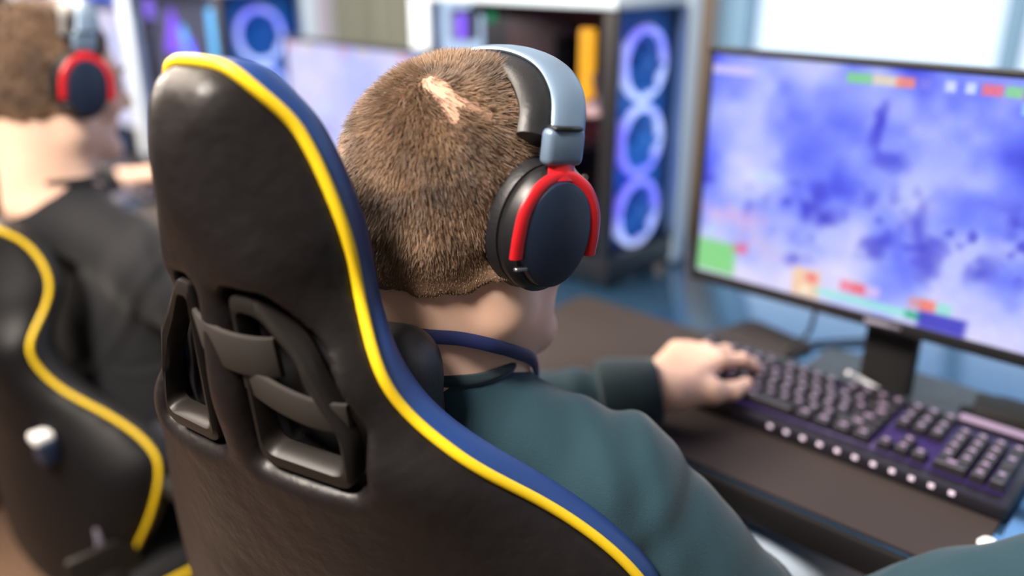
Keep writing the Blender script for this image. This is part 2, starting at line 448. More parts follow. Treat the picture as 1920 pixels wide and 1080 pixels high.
def picture(seed, pale):
    h, w = 120, 213
    n = noise2(h, w, [(4, .5), (8, .25), (18, .12)], seed); m = noise2(h, w, [(9, .5), (22, .5)], seed + 5); wob = noise2(h, w, [(14, .6), (30, .4)], seed + 6)
    yy, xx = np.mgrid[0:h, 0:w]; u = xx / w; v = yy / h  # v downwards
    t = n + .09
    t = t - 0.22 * np.exp(-((v - .30) / .16) ** 2) * np.clip((u - .15) * 1.6, 0, 1) + .50 * np.clip(v - .55, 0, 1) + .17 * np.exp(-((u - .08) / .12) ** 2)
    if pale: t = t * .4 + .62
    img = lerp3(t, [(.22, .24, .86), (.36, .42, .97), (.52, .58, 1.0), (.70, .74, 1.0), (.88, .86, 1.0)], [.18, .36, .52, .68, .95])
    band = np.exp(-((v - .60) / .12) ** 2)
    dk = np.clip((m - .60) * 6, 0, 1) * band * (0.4 if pale else 1)
    img = img * (1 - dk[..., None] * .62) + dk[..., None] * .62 * np.array([.16, .15, .78])
    def blob(cx, cy, rx, ry, col, a=1.0, sq=False):
        nonlocal img
        d = np.maximum(np.abs(u - cx) / rx, np.abs(v - cy) / ry) if sq else np.sqrt(((u - cx) / rx) ** 2 + ((v - cy) / ry) ** 2) + (wob - .5) * 1.6
        k = (np.clip((1.15 - d) / .3, 0, 1) if sq else np.clip((1.35 - d) / 1.1, 0, 1))[..., None] * a
        img = img * (1 - k) + k * np.array(col)
    R = np.random.default_rng(seed + 9)
    if not pale:
        blob(.42, .22, .016, .10, (.20, .20, .82), .9); blob(.445, .35, .04, .045, (.25, .27, .85), .7)
        for cx, cy, rx, ry in ((.33, .62, .06, .05), (.30, .55, .02, .06), (.53, .58, .03, .09), (.57, .70, .03, .09), (.45, .72, .03, .06), (.68, .72, .03, .05), (.80, .60, .06, .04), (.72, .52, .015, .06), (.80, .70, .025, .04), (.87, .53, .05, .05), (.27, .83, .03, .035)):
            blob(cx, cy, rx, ry, (.22, .21, .80), .65)
        blob(.10, .70, .10, .05, (.92, .72, .90), .5); blob(.16, .80, .08, .06, (.95, .75, .85), .35); blob(.15, .50, .05, .03, (.75, .92, .95), .5)
        blob(.05, .91, .055, .075, (.50, .85, .50), .9, True); blob(.12, .84, .02, .03, (.95, .35, .50), .8); blob(.03, .80, .02, .04, (.75, .9, .95), .7)
        blob(.05, .06, .06, .02, (.85, .8, 1), .8, True)
        for i, (cx, wd, c) in enumerate([(.36, .028, (.5, .85, .55)), (.42, .03, (.9, .85, .75)), (.46, .02, (.95, .55, .5)), (.50, .012, (.5, .5, .95)), (.55, .010, (.85, .9, 1)), (.59, .010, (.85, .9, 1)), (.63, .02, (.95, .45, .55)), (.67, .016, (.55, .85, .6)), (.71, .02, (.9, .3, .35)), (.76, .02, (.95, .75, .6)), (.80, .02, (.95, .6, .4))]):
            blob(cx, .045, wd, .02, c, .9, True)
        blob(.72, .10, .03, .02, (.6, .85, 1), .9, True)
        blob(.30, .93, .035, .06, (.97, .80, .62), .85, True); blob(.31, .90, .02, .02, (.95, .35, .4), .7); blob(.30, .96, .014, .015, (1, 1, .9), .8)
        for cx, c in ((.40, (.95, .5, .6)), (.43, (.95, .4, .45)), (.46, (.85, .75, .95)), (.56, (.85, .6, .65)), (.585, (.98, .5, .4)), (.62, (.6, .9, .85))):
            blob(cx, .90, .016, .024, c, .85, True)
        blob(.44, .955, .11, .018, (.60, .92, .88), .85, True); blob(.56, .955, .02, .018, (.15, .7, .5), .85, True)
        blob(.62, .96, .05, .035, (.16, .15, .72), .8, True)
        blob(.95, .80, .03, .14, (.55, .70, 1.0), .7, True); blob(.93, .93, .02, .03, (1, .75, .75), .8, True)
    else:
        for i in range(9): blob(.03 + i * .11, .03, .028, .016, [(.95, .6, .6), (.95, .85, .65), (.85, .8, 1)][i % 3], .7, True)
        blob(.12, .62, .03, .10, (1, .92, .93), .8); blob(.22, .42, .05, .03, (.8, .95, .95), .6); blob(.30, .75, .04, .05, (.95, .75, .8), .5)
    img = img + (R.random(img.shape) - .5) * .05
    return np.clip(img, 0, 1)


def srgb2lin(c): return np.where(c <= .04045, c / 12.92, ((c + .055) / 1.055) ** 2.4)


scr_mats = {}


def screen_mesh(w, h, img):
    H_, W_ = img.shape[:2]
    xs = np.linspace(-w / 2, w / 2, W_ + 1); zs = np.linspace(h, 0, H_ + 1)
    X, Z = np.meshgrid(xs, zs); V = np.stack([X, np.zeros_like(X), Z], -1).reshape(-1, 3)
    i = np.arange(H_)[:, None] * (W_ + 1) + np.arange(W_)[None]; i = i.ravel()
    F = np.stack([i, i + W_ + 1, i + W_ + 2, i + 1], 1)
    me = np_mesh('screen', V, F)
    a = me.color_attributes.new('picture', 'FLOAT_COLOR', 'CORNER')
    c = np.repeat(np.concatenate([srgb2lin(img).reshape(-1, 3), np.ones((H_ * W_, 1))], 1), 4, axis=0)
    a.data.foreach_set('color', c.astype(np.float32).ravel())
    return me


def screen_mat(st):
    m = bpy.data.materials.new('lit_screen'); m.use_nodes = True; nt = m.node_tree; b = nt.nodes['Principled BSDF']
    b.inputs['Base Color'].default_value = (.01, .01, .01, 1); b.inputs['Roughness'].default_value = .3
    v = nt.nodes.new('ShaderNodeVertexColor'); v.layer_name = 'picture'
    nt.links.new(v.outputs[0], b.inputs['Emission Color']); b.inputs['Emission Strength'].default_value = st
    return m


def monitor(x, y, rz, zb, label, img, st, W_=0.54, H_=0.318):
    t = empty('monitor', (x, y, DZ), rz, label, 'monitor', None)
    b = zb - DZ
    bm = bmesh.new(); add_box(bm, (-W_ / 2, 0, b), (W_ / 2, 0.022, b + H_), .004); add_box(bm, (-W_ / 2 + .1, .02, b + .05), (W_ / 2 - .1, .045, b + H_ - .07), .01)
    bz = .007; add_box(bm, (-W_ / 2, -.005, b), (W_ / 2, .001, b + .015), .001); add_box(bm, (-W_ / 2, -.005, b + H_ - bz), (W_ / 2, .001, b + H_), .001)
    add_box(bm, (-W_ / 2, -.005, b), (-W_ / 2 + bz, .001, b + H_), .001); add_box(bm, (W_ / 2 - bz, -.005, b), (W_ / 2, .001, b + H_), .001)
    from_bm('housing', bm, M['black'], t)
    me = screen_mesh(W_ - 2 * bz, H_ - bz - .015, img)
    s = link('screen', me, screen_mat(st), t, False); s.location = (0, -.0015, b + .015)
    bm = bmesh.new(); add_box(bm, (-.032, .035, .008), (.032, .060, b + .14), .004)
    from_bm('stand_neck', bm, M['matte'], t)
    box('stand_foot', (-.11, -.06, 0), (.11, .13, .01), M['black'], t, .004)
    box('badge', (-.022, -.0062, b + .004), (.022, -.005, b + .010), M['grey'], t, 0)
    return t


monitor(-.316, 1.03, 0, .852, 'nearest monitor on the right showing a violet snowy game', picture(3, False), 1.0)
monitor(-1.315, 1.05, 0, .806, 'monitor seen partly behind the near player head', picture(11, True), 1.05)
monitor(-2.42, 1.03, 0, .835, 'far left monitor beside the farther player face, pale screen', picture(21, True) * .75 + .24, 1.0)


# ------------------------------------------------------------------ PC towers
def ring_led(seed):
    m = bpy.data.materials.new('led_ring'); m.use_nodes = True; nt = m.node_tree; b = nt.nodes['Principled BSDF']
    tc = nt.nodes.new('ShaderNodeTexCoord'); n = nt.nodes.new('ShaderNodeTexNoise'); n.inputs['Scale'].default_value = 11; n.inputs['Detail'].default_value = 0
    r = nt.nodes.new('ShaderNodeValToRGB'); r.color_ramp.elements[0].position = .40; r.color_ramp.elements[1].position = .56
    r.color_ramp.elements[0].color = (.26, .12, .95, 1); r.color_ramp.elements[1].color = (.78, .80, 1, 1)
    nt.links.new(tc.outputs['Object'], n.inputs['Vector']); nt.links.new(n.outputs['Fac'], r.inputs[0]); nt.links.new(r.outputs[0], b.inputs['Emission Color'])
    b.inputs['Emission Strength'].default_value = 1.15; b.inputs['Base Color'].default_value = (.5, .5, .8, 1)
    return m


LED = ring_led(0)


def tower(x, y, label, bar, panel_extra):
    """x,y: the corner nearest the player (front right); body runs to -x and +y"""
    t = empty('gaming_computer', (x - .24, y + .11, DZ), 0, label, 'computer', None)
    X0, X1, Y0, Y1, H = -.24, .24, -.11, .105, .465
    box('base', (X0, Y0, 0.006), (X1, Y1, .055), M['caseb'], t, .004)
    for sx in (X0 + .03, X1 - .06):
        for sy in (Y0 + .02, Y1 - .05): box('foot', (sx, sy, 0), (sx + .03, sy + .03, .008), M['matte'], t, .002)
    bm = bmesh.new(); add_box(bm, (X0, Y0 - .004, H - .004), (X1, Y1, H + .018), .004); from_bm('top_panel', bm, M['casew'], t)
    box('frame_post', (X0, Y0 - .002, .05), (X0 + .055, Y0 + .03, H), M['casew'], t, .003)
    box('frame_post', (X1 - .02, Y1 - .012, .0), (X1 + .004, Y1 + .03, H + .018), M['casew'], t, .003)
    box('frame_post', (X1 - .028, Y0, .05), (X1, Y0 + .012, H), M['caseb'], t, .002)
    box('back_panel', (X0, Y1 - .015, .05), (X1 - .02, Y1, H), M['caseb'], t, .002)
    box('mainboard', (X0 + .08, Y1 - .03, .12), (X1 - .12, Y1 - .016, H - .05), M['redd'], t, .002)
    g = box('graphics_card', (X0 + .07, Y0 + .05, .16), (X1 - .15, Y1 - .03, .205), M['caseb'], t, .004)
    box('light_bar', (X1 - .085, Y0 + .012, H - .17), (X1 - .055, Y0 + .022, H - .035), bar, t, .003)
    box('memory_stick', (X0 + .22, Y1 - .06, H - .20), (X0 + .228, Y1 - .03, H - .07), M['caseb'], t, .001)
    box('memory_stick', (X0 + .24, Y1 - .06, H - .20), (X0 + .248, Y1 - .03, H - .07), M['caseb'], t, .001)
    f = box('cooler_block', (X0 + .075, Y0 + .03, H - .075), (X0 + .125, Y0 + .06, H - .02), M['pale'], t, .004)
    box('cooler_light', (X0 + .10, Y0 + .024, H - .07), (X0 + .122, Y0 + .030, H - .028), M['purple'], f, .002)
    box('status_light', (X0 + .16, Y0 + .04, H - .04), (X0 + .178, Y0 + .05, H - .022), M['green'], t, .002)
    box('cable_cover', (X0 + .10, Y0 + .06, H - .03), (X1 - .05, Y0 + .09, H - .014), M['redd'], t, .003)
    bm = bmesh.new(); add_lathe(bm, [(0, -.012), (.026, -.008), (.030, 0), (.022, .01), (0, .014)], 16, Matrix.Translation((X1 - .045, Y0 + .02, H - .155)) @ Matrix.Rotation(.5, 4, 'X'))
    add_tube(bm, [(X1 - .045, Y0 + .02, H - .14), (X1 - .055, Y0 + .02, H - .12), (X1 - .05, Y0 + .015, H - .105)], .005)
    from_bm('pump_head', bm, M['pink'], t)
    # fan panel on the +x side
    fp = box('fan_panel', (X1 - .035, Y0 + .012, .055), (X1 - .03, Y1 - .012, H - .004), M['blueint'], t, .001)
    for k, zc in enumerate((.372, .245, .118)):
        bm = bmesh.new(); rot = Matrix.Translation((X1 - .012, -.012, zc)) @ Matrix.Rotation(PI / 2, 4, 'Y')
        prof = [(.050, -.006), (.060, -.006), (.060, .006), (.050, .006), (.050, -.006)]
        rr = Matrix.Translation((X1 - .012, -.012, zc))
        pts = [rr @ Vector((0, .0555 * math.cos(a), .0555 * math.sin(a))) for a in np.linspace(0, 2 * PI, 48, endpoint=False)]
        add_tube(bm, pts, .0068, 8, True, 1.0, 1.0, (1, 0, 0)); bmesh.ops.recalc_face_normals(bm, faces=bm.faces)
        fan = from_bm('fan_ring', bm, LED, t)
        bm = bmesh.new(); add_lathe(bm, [(0, -.006), (.017, -.006), (.017, .006), (0, .006)], 16, rot)
        for a in np.linspace(0, 2 * PI, 7, endpoint=False):
            m = rr @ Matrix.Rotation(a, 4, 'X') @ Matrix.Translation((0, 0, .032)) @ Matrix.Rotation(.5, 4, 'Z')
            add_box(bm, (-.001, -.011, -.018), (.001, .011, .018), 0, 2, 0, m)
        from_bm('fan_blades', bm, M['blueint'], fan)
    l = bpy.data.lights.new('fan_light', 'AREA'); l.energy = .22; l.color = (.25, .55, 1.0); l.shape = 'RECTANGLE'; l.size = .16; l.size_y = .36
    lo = bpy.data.objects.new('fan_light', l); COL.objects.link(lo); lo.parent = t; lo.location = (X1 - .005, Y1 + .0, .26); lo.location = (X1 - .002, 0, .25); lo.rotation_euler = (PI / 2, 0, PI / 2)
    box('side_glass', (X0 + .05, Y0 - .001, .055), (X1 - .028, Y0 + .003, H - .004), M['glass'], t, .001)
    box('front_glass', (X1 + .0005, Y0 + .012, .055), (X1 + .0035, Y1 - .012, H - .004), M['glass'], t, .001)
    if panel_extra:
        box('interior_panel', (X0 + .06, Y0 + .035, .06), (X1 - .04, Y0 + .045, H - .01), M['grey'], t, .002)
        for (cx, cz, s, mm) in ((-.03, .37, .05, M['purple']), (.01, .35, .035, M['cyan']), (.03, .33, .03, M['purple']), (-.19, .40, .02, M['purple']), (-.18, .33, .016, M['cyan']), (-.06, .20, .03, M['purple'])):  # reflections in the glass drawn as glowing triangles, with small LED spots
            bm = bmesh.new(); v = [bm.verts.new((cx - s, Y0 + .030, cz - s)), bm.verts.new((cx + s, Y0 + .030, cz - s)), bm.verts.new((cx - s * .2, Y0 + .030, cz + s))]
            f_ = bm.faces.new(v); r = bmesh.ops.extrude_face_region(bm, geom=[f_]); bmesh.ops.translate(bm, vec=(0, .005, 0), verts=[q for q in r['geom'] if isinstance(q, bmesh.types.BMVert)])
            from_bm('triangle_glow', bm, mm, t, False)
    return t


tower(-.812, 1.138, 'white framed computer tower with three glowing fan rings behind near player', M['amber'], False)
tower(-1.745, 1.005, 'computer tower with pale blue light bar between the two players', M['cyan'], True)
tower(-2.86, 1.15, 'computer tower beyond the far left monitor', M['cyan'], True)


# ------------------------------------------------------------------ keyboards
def keyboard(loc, rz, label, individual=True):
    t = empty('keyboard', loc, rz, label, 'keyboard', None)
    W_, D_ = .436, .165
    bm = bmesh.new()
    add_box(bm, (0, 0, 0), (W_, D_, .018), .004)
    add_box(bm, (.0, .146, .016), (W_, D_, .024), .003)
    from_bm('keyboard_case', bm, M['kbody'], t)
    box('glow_plate', (.010, .020, .0175), (W_ - .010, .140, .0205), M['glow'], t, 0)
    bm = bmesh.new()
    for i in range(11): add_box(bm, (.175 + i * .0205, -.001, .0105), (.181 + i * .0205, .001, .0155), .001)
    if individual: from_bm('front_light', bm, M['led'], t)
    else: bm.free()
    box('status_strip', (W_ - .092, .149, .0235), (W_ - .006, .162, .0262), M['legend'] if individual else M['led'], t, .001)
    if not individual:
        bm = bmesh.new()
        for r in range(6):
            for c in range(22): add_box(bm, (.01 + c * .019, .018 + r * .021, .022), (.025 + c * .019, .034 + r * .021, .030), .0015, 1)
        k = from_bm('keycaps', bm, M['key'], t); k['kind'] = 'stuff'
        return t
    u = .01905; x0 = .009; y0 = .018
    keys = []

    def row(y, xs, h=1):
        for x, w in xs: keys.append((x, y, w, h))
    seq = lambda start, n: [(start + i, 1) for i in range(n)]
    row(5.25, [(0, 1)] + seq(2, 4) + seq(6.5, 4) + seq(11, 4) + seq(15.25, 3))
    row(4, seq(0, 13) + [(13, 2)] + seq(15.25, 3) + seq(18.5, 4))
    row(3, [(0, 1.5)] + [(1.5 + i, 1) for i in range(12)] + [(13.5, 1.5)] + seq(15.25, 3) + seq(18.5, 3)); keys.append((21.5, 2, 1, 2))
    row(2, [(0, 1.75)] + [(1.75 + i, 1) for i in range(11)] + [(12.75, 2.25)] + seq(18.5, 3))
    row(1, [(0, 2.25)] + [(2.25 + i, 1) for i in range(10)] + [(12.25, 2.75), (16.25, 1)] + seq(18.5, 3)); keys.append((21.5, 0, 1, 2))
    row(0, [(0, 1.25), (1.25, 1.25), (2.5, 1.25), (3.75, 6.25), (10, 1.25), (11.25, 1.25), (12.5, 1.25), (13.75, 1.25)] + seq(15.25, 3) + [(18.5, 2), (20.5, 1)])
    sc = (W_ - .018) / (22.5 * u)
    keys.sort(key=lambda k: (k[1] > 5, -k[0]) if False else (-k[0] * .741 * 1 + k[1] * .9))
    rest = bmesh.new(); cache = {}
    for i, (kx, ky, w, h) in enumerate(keys):
        def build(bm, ox, oy):
            a = .0008; lx = w * u * sc - a * 2; ly = h * .0196 - a * 2
            t_ = bmesh.new(); bmesh.ops.create_cube(t_, size=1.0)
            for v in t_.verts:
                top = v.co.z > 0
                ix = .0022 if top else 0
                v.co = Vector((a + (ix if v.co.x < 0 else lx - ix), a + ((ix * .6 if top else 0) if v.co.y < 0 else ly - ix), .0115 if top else 0))
            bmesh.ops.bevel(t_, geom=list(t_.edges), offset=.001, segments=1, affect='EDGES')
            cxm = a + lx / 2; cym = a + ly / 2 + .001
            add_box(t_, (cxm - .0030 * min(w, 1.6), cym - .0024, .0114), (cxm + .0030 * min(w, 1.6), cym + .0030, .01175), 0, 1, 1)
            bmesh.ops.translate(t_, vec=(ox, oy, 0), verts=t_.verts)
            merge(bm, t_)
        ox, oy, oz = x0 + kx * u * sc, y0 + ky * .0196, .0215
        if i < 100:
            kk = (w, h)
            if kk not in cache:
                bm = bmesh.new(); build(bm, 0, 0); me = bpy.data.meshes.new('keycap'); bm.to_mesh(me); bm.free()
                me.materials.append(M['key']); me.materials.append(M['legend']); cache[kk] = me
            o = bpy.data.objects.new('keycap', cache[kk]); COL.objects.link(o); o.parent = t; o.location = (ox, oy, oz)
        else:
            bm = rest; b2 = bmesh.new(); build(b2, 0, 0); bmesh.ops.translate(b2, vec=(ox, oy, oz), verts=b2.verts); merge(rest, b2)
    if len(keys) > 100:
        k = from_bm('keycaps', rest, [M['key'], M['legend']], t, False); k['kind'] = 'stuff'
    return t


keyboard((-.556, .876, DZ + .0038), 0, 'black full-size keyboard with violet backlight under the near player hand')
keyboard((-2.36, .86, DZ + .001), 0, 'pale lit keyboard on the far desk beside the third player hand', False)
keyboard((-1.55, .86, DZ + .0038), 0, 'black keyboard on the mat in front of the farther player', False)


def mouse(loc, rz, label, m):
    t = empty('mouse', loc, rz, label, 'mouse', None)
    def f(p): return smax(ell(p, (0, 0, .006), (.031, .058, .030)), -p[:, 2], .004)
    V, F = sdf_mesh(f, (-.04, -.07, -.01), (.04, .07, .045), .0025); link('mouse_shell', np_mesh('m', V, F), m, t)
    bm = bmesh.new(); add_lathe(bm, [(0, -.004), (.010, -.004), (.010, .004), (0, .004)], 16, Matrix.Translation((0, .030, .027)) @ Matrix.Rotation(PI / 2, 4, 'Y')); from_bm('scroll_wheel', bm, M['grey'], t)
    return t


mouse((-2.0, .85, DZ), .1, 'grey mouse under the third player hand', M['grey'])
mouse((.06, .95, DZ), .1, 'dark mouse right of the nearest keyboard', M['black'])


# ------------------------------------------------------------------ cables and small things
def cable(name, pts, r, m, label):
    o = tube(name, spline(pts, 8), r, m, None, 8); return tag(o, label, 'cable')


cable('monitor_cable', [(-.43, 1.10, .82), (-.445, 1.12, .775), (-.47, 1.10, .744), (-.455, 1.16, .744), (-.38, 1.25, .744)], .003, M['cable'], 'thin black cable dropping behind the left half of the nearest monitor')
cable('monitor_cable', [(-.33, 1.10, .80), (-.36, 1.13, .765), (-.345, 1.08, .746), (-.30, 1.055, .7515), (-.335, 1.045, .768), (-.35, 1.03, .78)], .003, M['pale'], 'pale cable looping beside the monitor stand')
cable('power_cable', [(-.25, 1.10, .744), (-.20, 1.16, .745), (-.14, 1.14, .75), (-.10, 1.08, .744), (-.16, 1.04, .744), (-.05, 1.00, .744), (.05, 1.05, .744)], .0035, M['cable'], 'black cable curling right of the monitor stand')
cable('headset_cable', [(-.22, 1.06, .744), (-.17, 1.12, .746), (-.10, 1.13, .752), (-.06, 1.08, .760), (-.10, 1.05, .752)], .003, M['frame'], 'blue-grey cable coil on the desk below the monitor')
t = empty('power_adapter', (-.165, 1.085, DZ), .2, 'small black adapter box behind the right end of the keyboard', 'adapter')
box('adapter_body', (-.045, -.022, 0), (.06, .028, .034), M['matte'], t, .006)
box('adapter_plug', (-.06, -.008, .01), (-.044, .008, .024), M['black'], t, .002)
t = empty('round_knob', (-.122, .822, DZ), 0, 'small round white knob at the desk edge below the keyboard end', 'knob')
lathe('knob_base', [(0, 0), (.008, 0), (.008, .004), (0, .004)], M['black'], t)
lathe('knob_cap', [(.005, .004), (.009, .005), (.010, .010), (.007, .014), (0, .015)], M['white'], t)
# ------------------------------------------------------------------ gaming chairs
K_NEAR = [(0, .017, .843), (.032, .017, .838), (.060, .030, .796), (.083, .030, .727), (.085, .033, .671), (.110, .009, .625), (.128, .019, .581), (.170, .027, .543), (.216, .069, .485), (.268, .096, .421), (.295, .104, .356), (.276, .076, .260), (.225, .042, .154), (.201, .025, .052)]
K_FAR = [(0, .014, .645), (.041, .019, .644), (.065, .051, .612), (.093, .058, .561), (.103, .036, .518), (.117, .002, .487), (.126, .006, .450), (.151, .024, .413), (.200, .065, .373), (.248, .092, .332), (.271, .092, .291), (.257, .065, .211), (.212, .037, .125), (.191, .020, .043)]


def smooth_outline(K):
    c = spline(K, 10)
    for _ in range(14):
        d = c.copy(); d[1:-1] = .25 * c[:-2] + .5 * c[1:-1] + .25 * c[2:]; c = d
    c[0, 0] = 0
    return c


def gaming_chair(K, loc, psi, rho, z0, label, holes=True, res=.0032, group=None, arms=True, gsc=1.0, shellm=None, bolm=None, pr=.0044):
    root = empty('gaming_chair', (loc[0], loc[1], 0), -psi, label, 'chair', group)
    c = smooth_outline(K); top = K[1][2]
    o = np.argsort(c[:, 2]); Vv = c[o, 2]; HW = c[o, 0]; LE = c[o, 1]
    R = c[::-1]; Lf = c[1:] * np.array([-1, 1, 1]); poly = np.vstack([R, Lf])[:, [0, 2]]      # closed outline (x,v)
    # signed distance grid of the outline
    gs = .004; gx = np.arange(-.34, .341, gs); gv = np.arange(-.04, top + .06, gs)
    GX, GV = np.meshgrid(gx, gv, indexing='ij'); P = np.stack([GX.ravel(), GV.ravel()], 1)
    A = poly; B = np.roll(poly, -1, 0); best = np.full(len(P), 9.); ins = np.zeros(len(P), bool)
    for a, b in zip(A, B):
        ab = b - a; tt = np.clip(((P - a) @ ab) / (ab @ ab + 1e-12), 0, 1); best = np.minimum(best, np.linalg.norm(P - a - tt[:, None] * ab, axis=1))
        cnd = (a[1] > P[:, 1]) != (b[1] > P[:, 1])
        with np.errstate(divide='ignore', invalid='ignore'):
            xi = a[0] + (P[:, 1] - a[1]) / (b[1] - a[1] + 1e-15) * (b[0] - a[0])
        ins ^= cnd & (P[:, 0] < xi)
    G = np.where(ins, best, -best).reshape(GX.shape)      # positive inside

    def bil(G_, x, v):
        fx = np.clip((x - gx[0]) / gs, 0, len(gx) - 1.001); fv = np.clip((v - gv[0]) / gs, 0, len(gv) - 1.001)
        i = fx.astype(int); j = fv.astype(int); a = fx - i; b = fv - j
        return G_[i, j] * (1 - a) * (1 - b) + G_[i + 1, j] * a * (1 - b) + G_[i, j + 1] * (1 - a) * b + G_[i + 1, j + 1] * a * b
    sc = top / .838
    YV = np.array([0, .2, .4, .5, .6, .73, .84]) * sc; YC = np.array([-.015, -.015, -.004, -.008, -.012, .004, .008])
    hwv = np.interp(gv, Vv, HW); lev = np.interp(gv, Vv, LE); ycv = np.interp(gv, YV, YC)
    T = np.clip(np.abs(GX) / np.maximum(hwv, .055)[None], 0, 1.08)
    MID = ycv[None] + (lev - ycv)[None] * T ** 2.4
    k = np.ones(5) / 5
    for _ in range(3):
        MID = np.apply_along_axis(lambda r: np.convolve(np.pad(r, 2, 'edge'), k, 'valid'), 1, MID)
    mid = lambda x, v: bil(MID, x, v)
    edge = lambda x, v: bil(G, x, v)
    BK, FR = .036, .034

    def bulge(e, w): q = np.clip(e / w, 0, 1); return np.sqrt(np.clip(1 - (1 - q) ** 2.2, 0, 1))
    hole = np.array([(.024, .683), (.042, .680), (.072, .640), (.100, .580), (.103, .543), (.028, .552)]) if holes else None

    def hole_d(x, v, grow=0.0):
        x = np.abs(x); best = np.full(len(x), 9.); ins = np.zeros(len(x), bool)
        for a, b in zip(hole, np.roll(hole, -1, 0)):
            ab = b - a; px = x - a[0]; pv = v - a[1]; t = np.clip((px * ab[0] + pv * ab[1]) / (ab @ ab), 0, 1)
            best = np.minimum(best, np.hypot(px - t * ab[0], pv - t * ab[1])); cnd = (a[1] > v) != (b[1] > v)
            ins ^= cnd & (x < a[0] + (v - a[1]) / (b[1] - a[1] + 1e-15) * ab[0])
        return np.where(ins, -best, best) - grow
    cr_, sr_ = math.cos(rho), math.sin(rho)

    def place(V): V = V * gsc; return np.stack([V[:, 0], V[:, 1] * cr_ - V[:, 2] * sr_, z0 + V[:, 1] * sr_ + V[:, 2] * cr_], 1)

    def pt(x, y, v): return tuple(place(np.array([[x, y, v]]))[0])
    RM = Matrix.Translation((0, 0, z0)) @ Matrix.Rotation(rho, 4, 'X')

    def ht(v): q = np.clip((v / sc - .70) / .06, 0, 1); return q * q * (3 - 2 * q)

    def shell(p):
        x, y, v = p.T; e = edge(x, v); m = mid(x, v); b = m - .003 - (BK + .005 * ht(v)) * bulge(e, .045 + .040 * ht(v))
        # soft creases and dents
        b = b + .0016 * np.sin(v * 40 + 3 * np.sin(x * 22)) * np.clip(e / .03, 0, 1) * np.clip((v - .5 * sc) / .2, 0, 1)
        d = np.maximum(np.maximum(b - y, y - m - .003) * .75, -e)
        if holes:
            hd = hole_d(x, v, .010)
            d = smax(d, -hd, .016)
        return d
    lo = (-.31, -.11, -.01); hi = (.31, .16, top + .02)
    V, F = sdf_mesh(shell, lo, hi, res, 3.5); V = relax(V, F, 3)
    sh = link('back_shell', np_mesh('s', place(V), F), shellm or M['leather'], root)
    # panel seam on each wing
    for s in (1, -1):
        vs = np.linspace(.50 * sc, .07 * sc, 22); xs = np.interp(vs, [.07 * sc, .3 * sc, .50 * sc], [.12, .155, .135]) * s
        ys = mid(xs, vs) - BK * bulge(edge(xs, vs), .045)
        tube('seam', [pt(a, b - .0005, d) for a, b, d in zip(xs, ys, vs)], .0016, M['black'], sh, 6)

    def cushion(p):
        x, y, v = p.T; e = edge(x, v); m = mid(x, v)
        f = m + .003 + FR * bulge(e + .004, .03) + .016 * bulge(np.clip(e, 0, 1), .09) - .022 * np.clip((e - .05) / .03, 0, 1)
        return np.maximum(np.maximum(y - f, m - .003 - y) * .75, -e - .0015)
    V, F = sdf_mesh(cushion, lo, hi, res * 1.25, 3.5); V = relax(V, F, 3)
    fc = V[F].mean(1); e = edge(fc[:, 0], fc[:, 2]); msk = e < .020
    for nm, mk, mt in (('side_bolster', msk, bolm or M['blue']), ('back_cushion', ~msk, M['leather2'])):
        f = F[mk]; u, inv = np.unique(f.ravel(), return_inverse=True)
        link(nm, np_mesh(nm, place(V[u]), inv.reshape(-1, 4)), mt, root)
    # piping round the rim
    full = np.vstack([c[::-1], Lf]); ym = mid(full[:, 0], full[:, 2])
    q = np.stack([full[:, 0], full[:, 1], full[:, 2]], 1)
    tan = np.gradient(q[:, [0, 2]], axis=0); tan /= np.linalg.norm(tan, axis=1)[:, None] + 1e-9
    out = np.stack([tan[:, 1], -tan[:, 0]], 1)
    if (out[5] @ np.array([1, 0])) < 0: out = -out
    q[:, 0] += out[:, 0] * .002; q[:, 2] += out[:, 1] * .002; q[:, 1] = ym
    tube('piping', place(q), pr, M['yellow'], root, 10)
    if holes:
        pts = []
        n = len(hole)
        for s in (1, -1):
            hp = []
            for i in range(n):
                a, b_, d_ = hole[i - 1], hole[i], hole[(i + 1) % n]
                u1 = (a - b_); u2 = (d_ - b_); l1 = np.linalg.norm(u1); l2 = np.linalg.norm(u2); r = min(.012, l1 * .4, l2 * .4)
                A_, B_ = b_ + u1 / l1 * r, b_ + u2 / l2 * r
                for t in np.linspace(0, 1, 6): hp.append((1 - t) ** 2 * A_ + 2 * t * (1 - t) * b_ + t * t * B_)
            hp = np.array(hp); x = hp[:, 0] * s; v = hp[:, 1]; cx, cv = x.mean(), v.mean()
            # bezel: a flat band following the surface, deep inner wall
            bm = bmesh.new(); rings = []
            for off, dy in ((.006, .004), (.005, -.003), (.001, -.0055), (-.0035, -.0045), (-.006, .001), (-.006, .014), (.004, .014)):
                dn = np.stack([x - cx, v - cv], 1); dn /= np.linalg.norm(dn, axis=1)[:, None]
                sd = mid(cx, cv) if False else None
                xx = x + dn[:, 0] * off; vv = v + dn[:, 1] * off * 1.5
                yy = mid(x, v) - BK * bulge(edge(x, v), .045) + .007 + dy
                rings.append([bm.verts.new(pt(a, b_, d_)) for a, b_, d_ in zip(xx, yy, vv)])
            rings.append(rings[0])
            for A_, B_ in zip(rings[:-1], rings[1:]):
                for j in range(len(A_)): bm.faces.new((A_[j], A_[(j + 1) % len(A_)], B_[(j + 1) % len(A_)], B_[j]))
            bmesh.ops.recalc_face_normals(bm, faces=bm.faces)
            from_bm('belt_hole_frame', bm, M['bezel'], root)
        # strap of the cushion passing between the holes

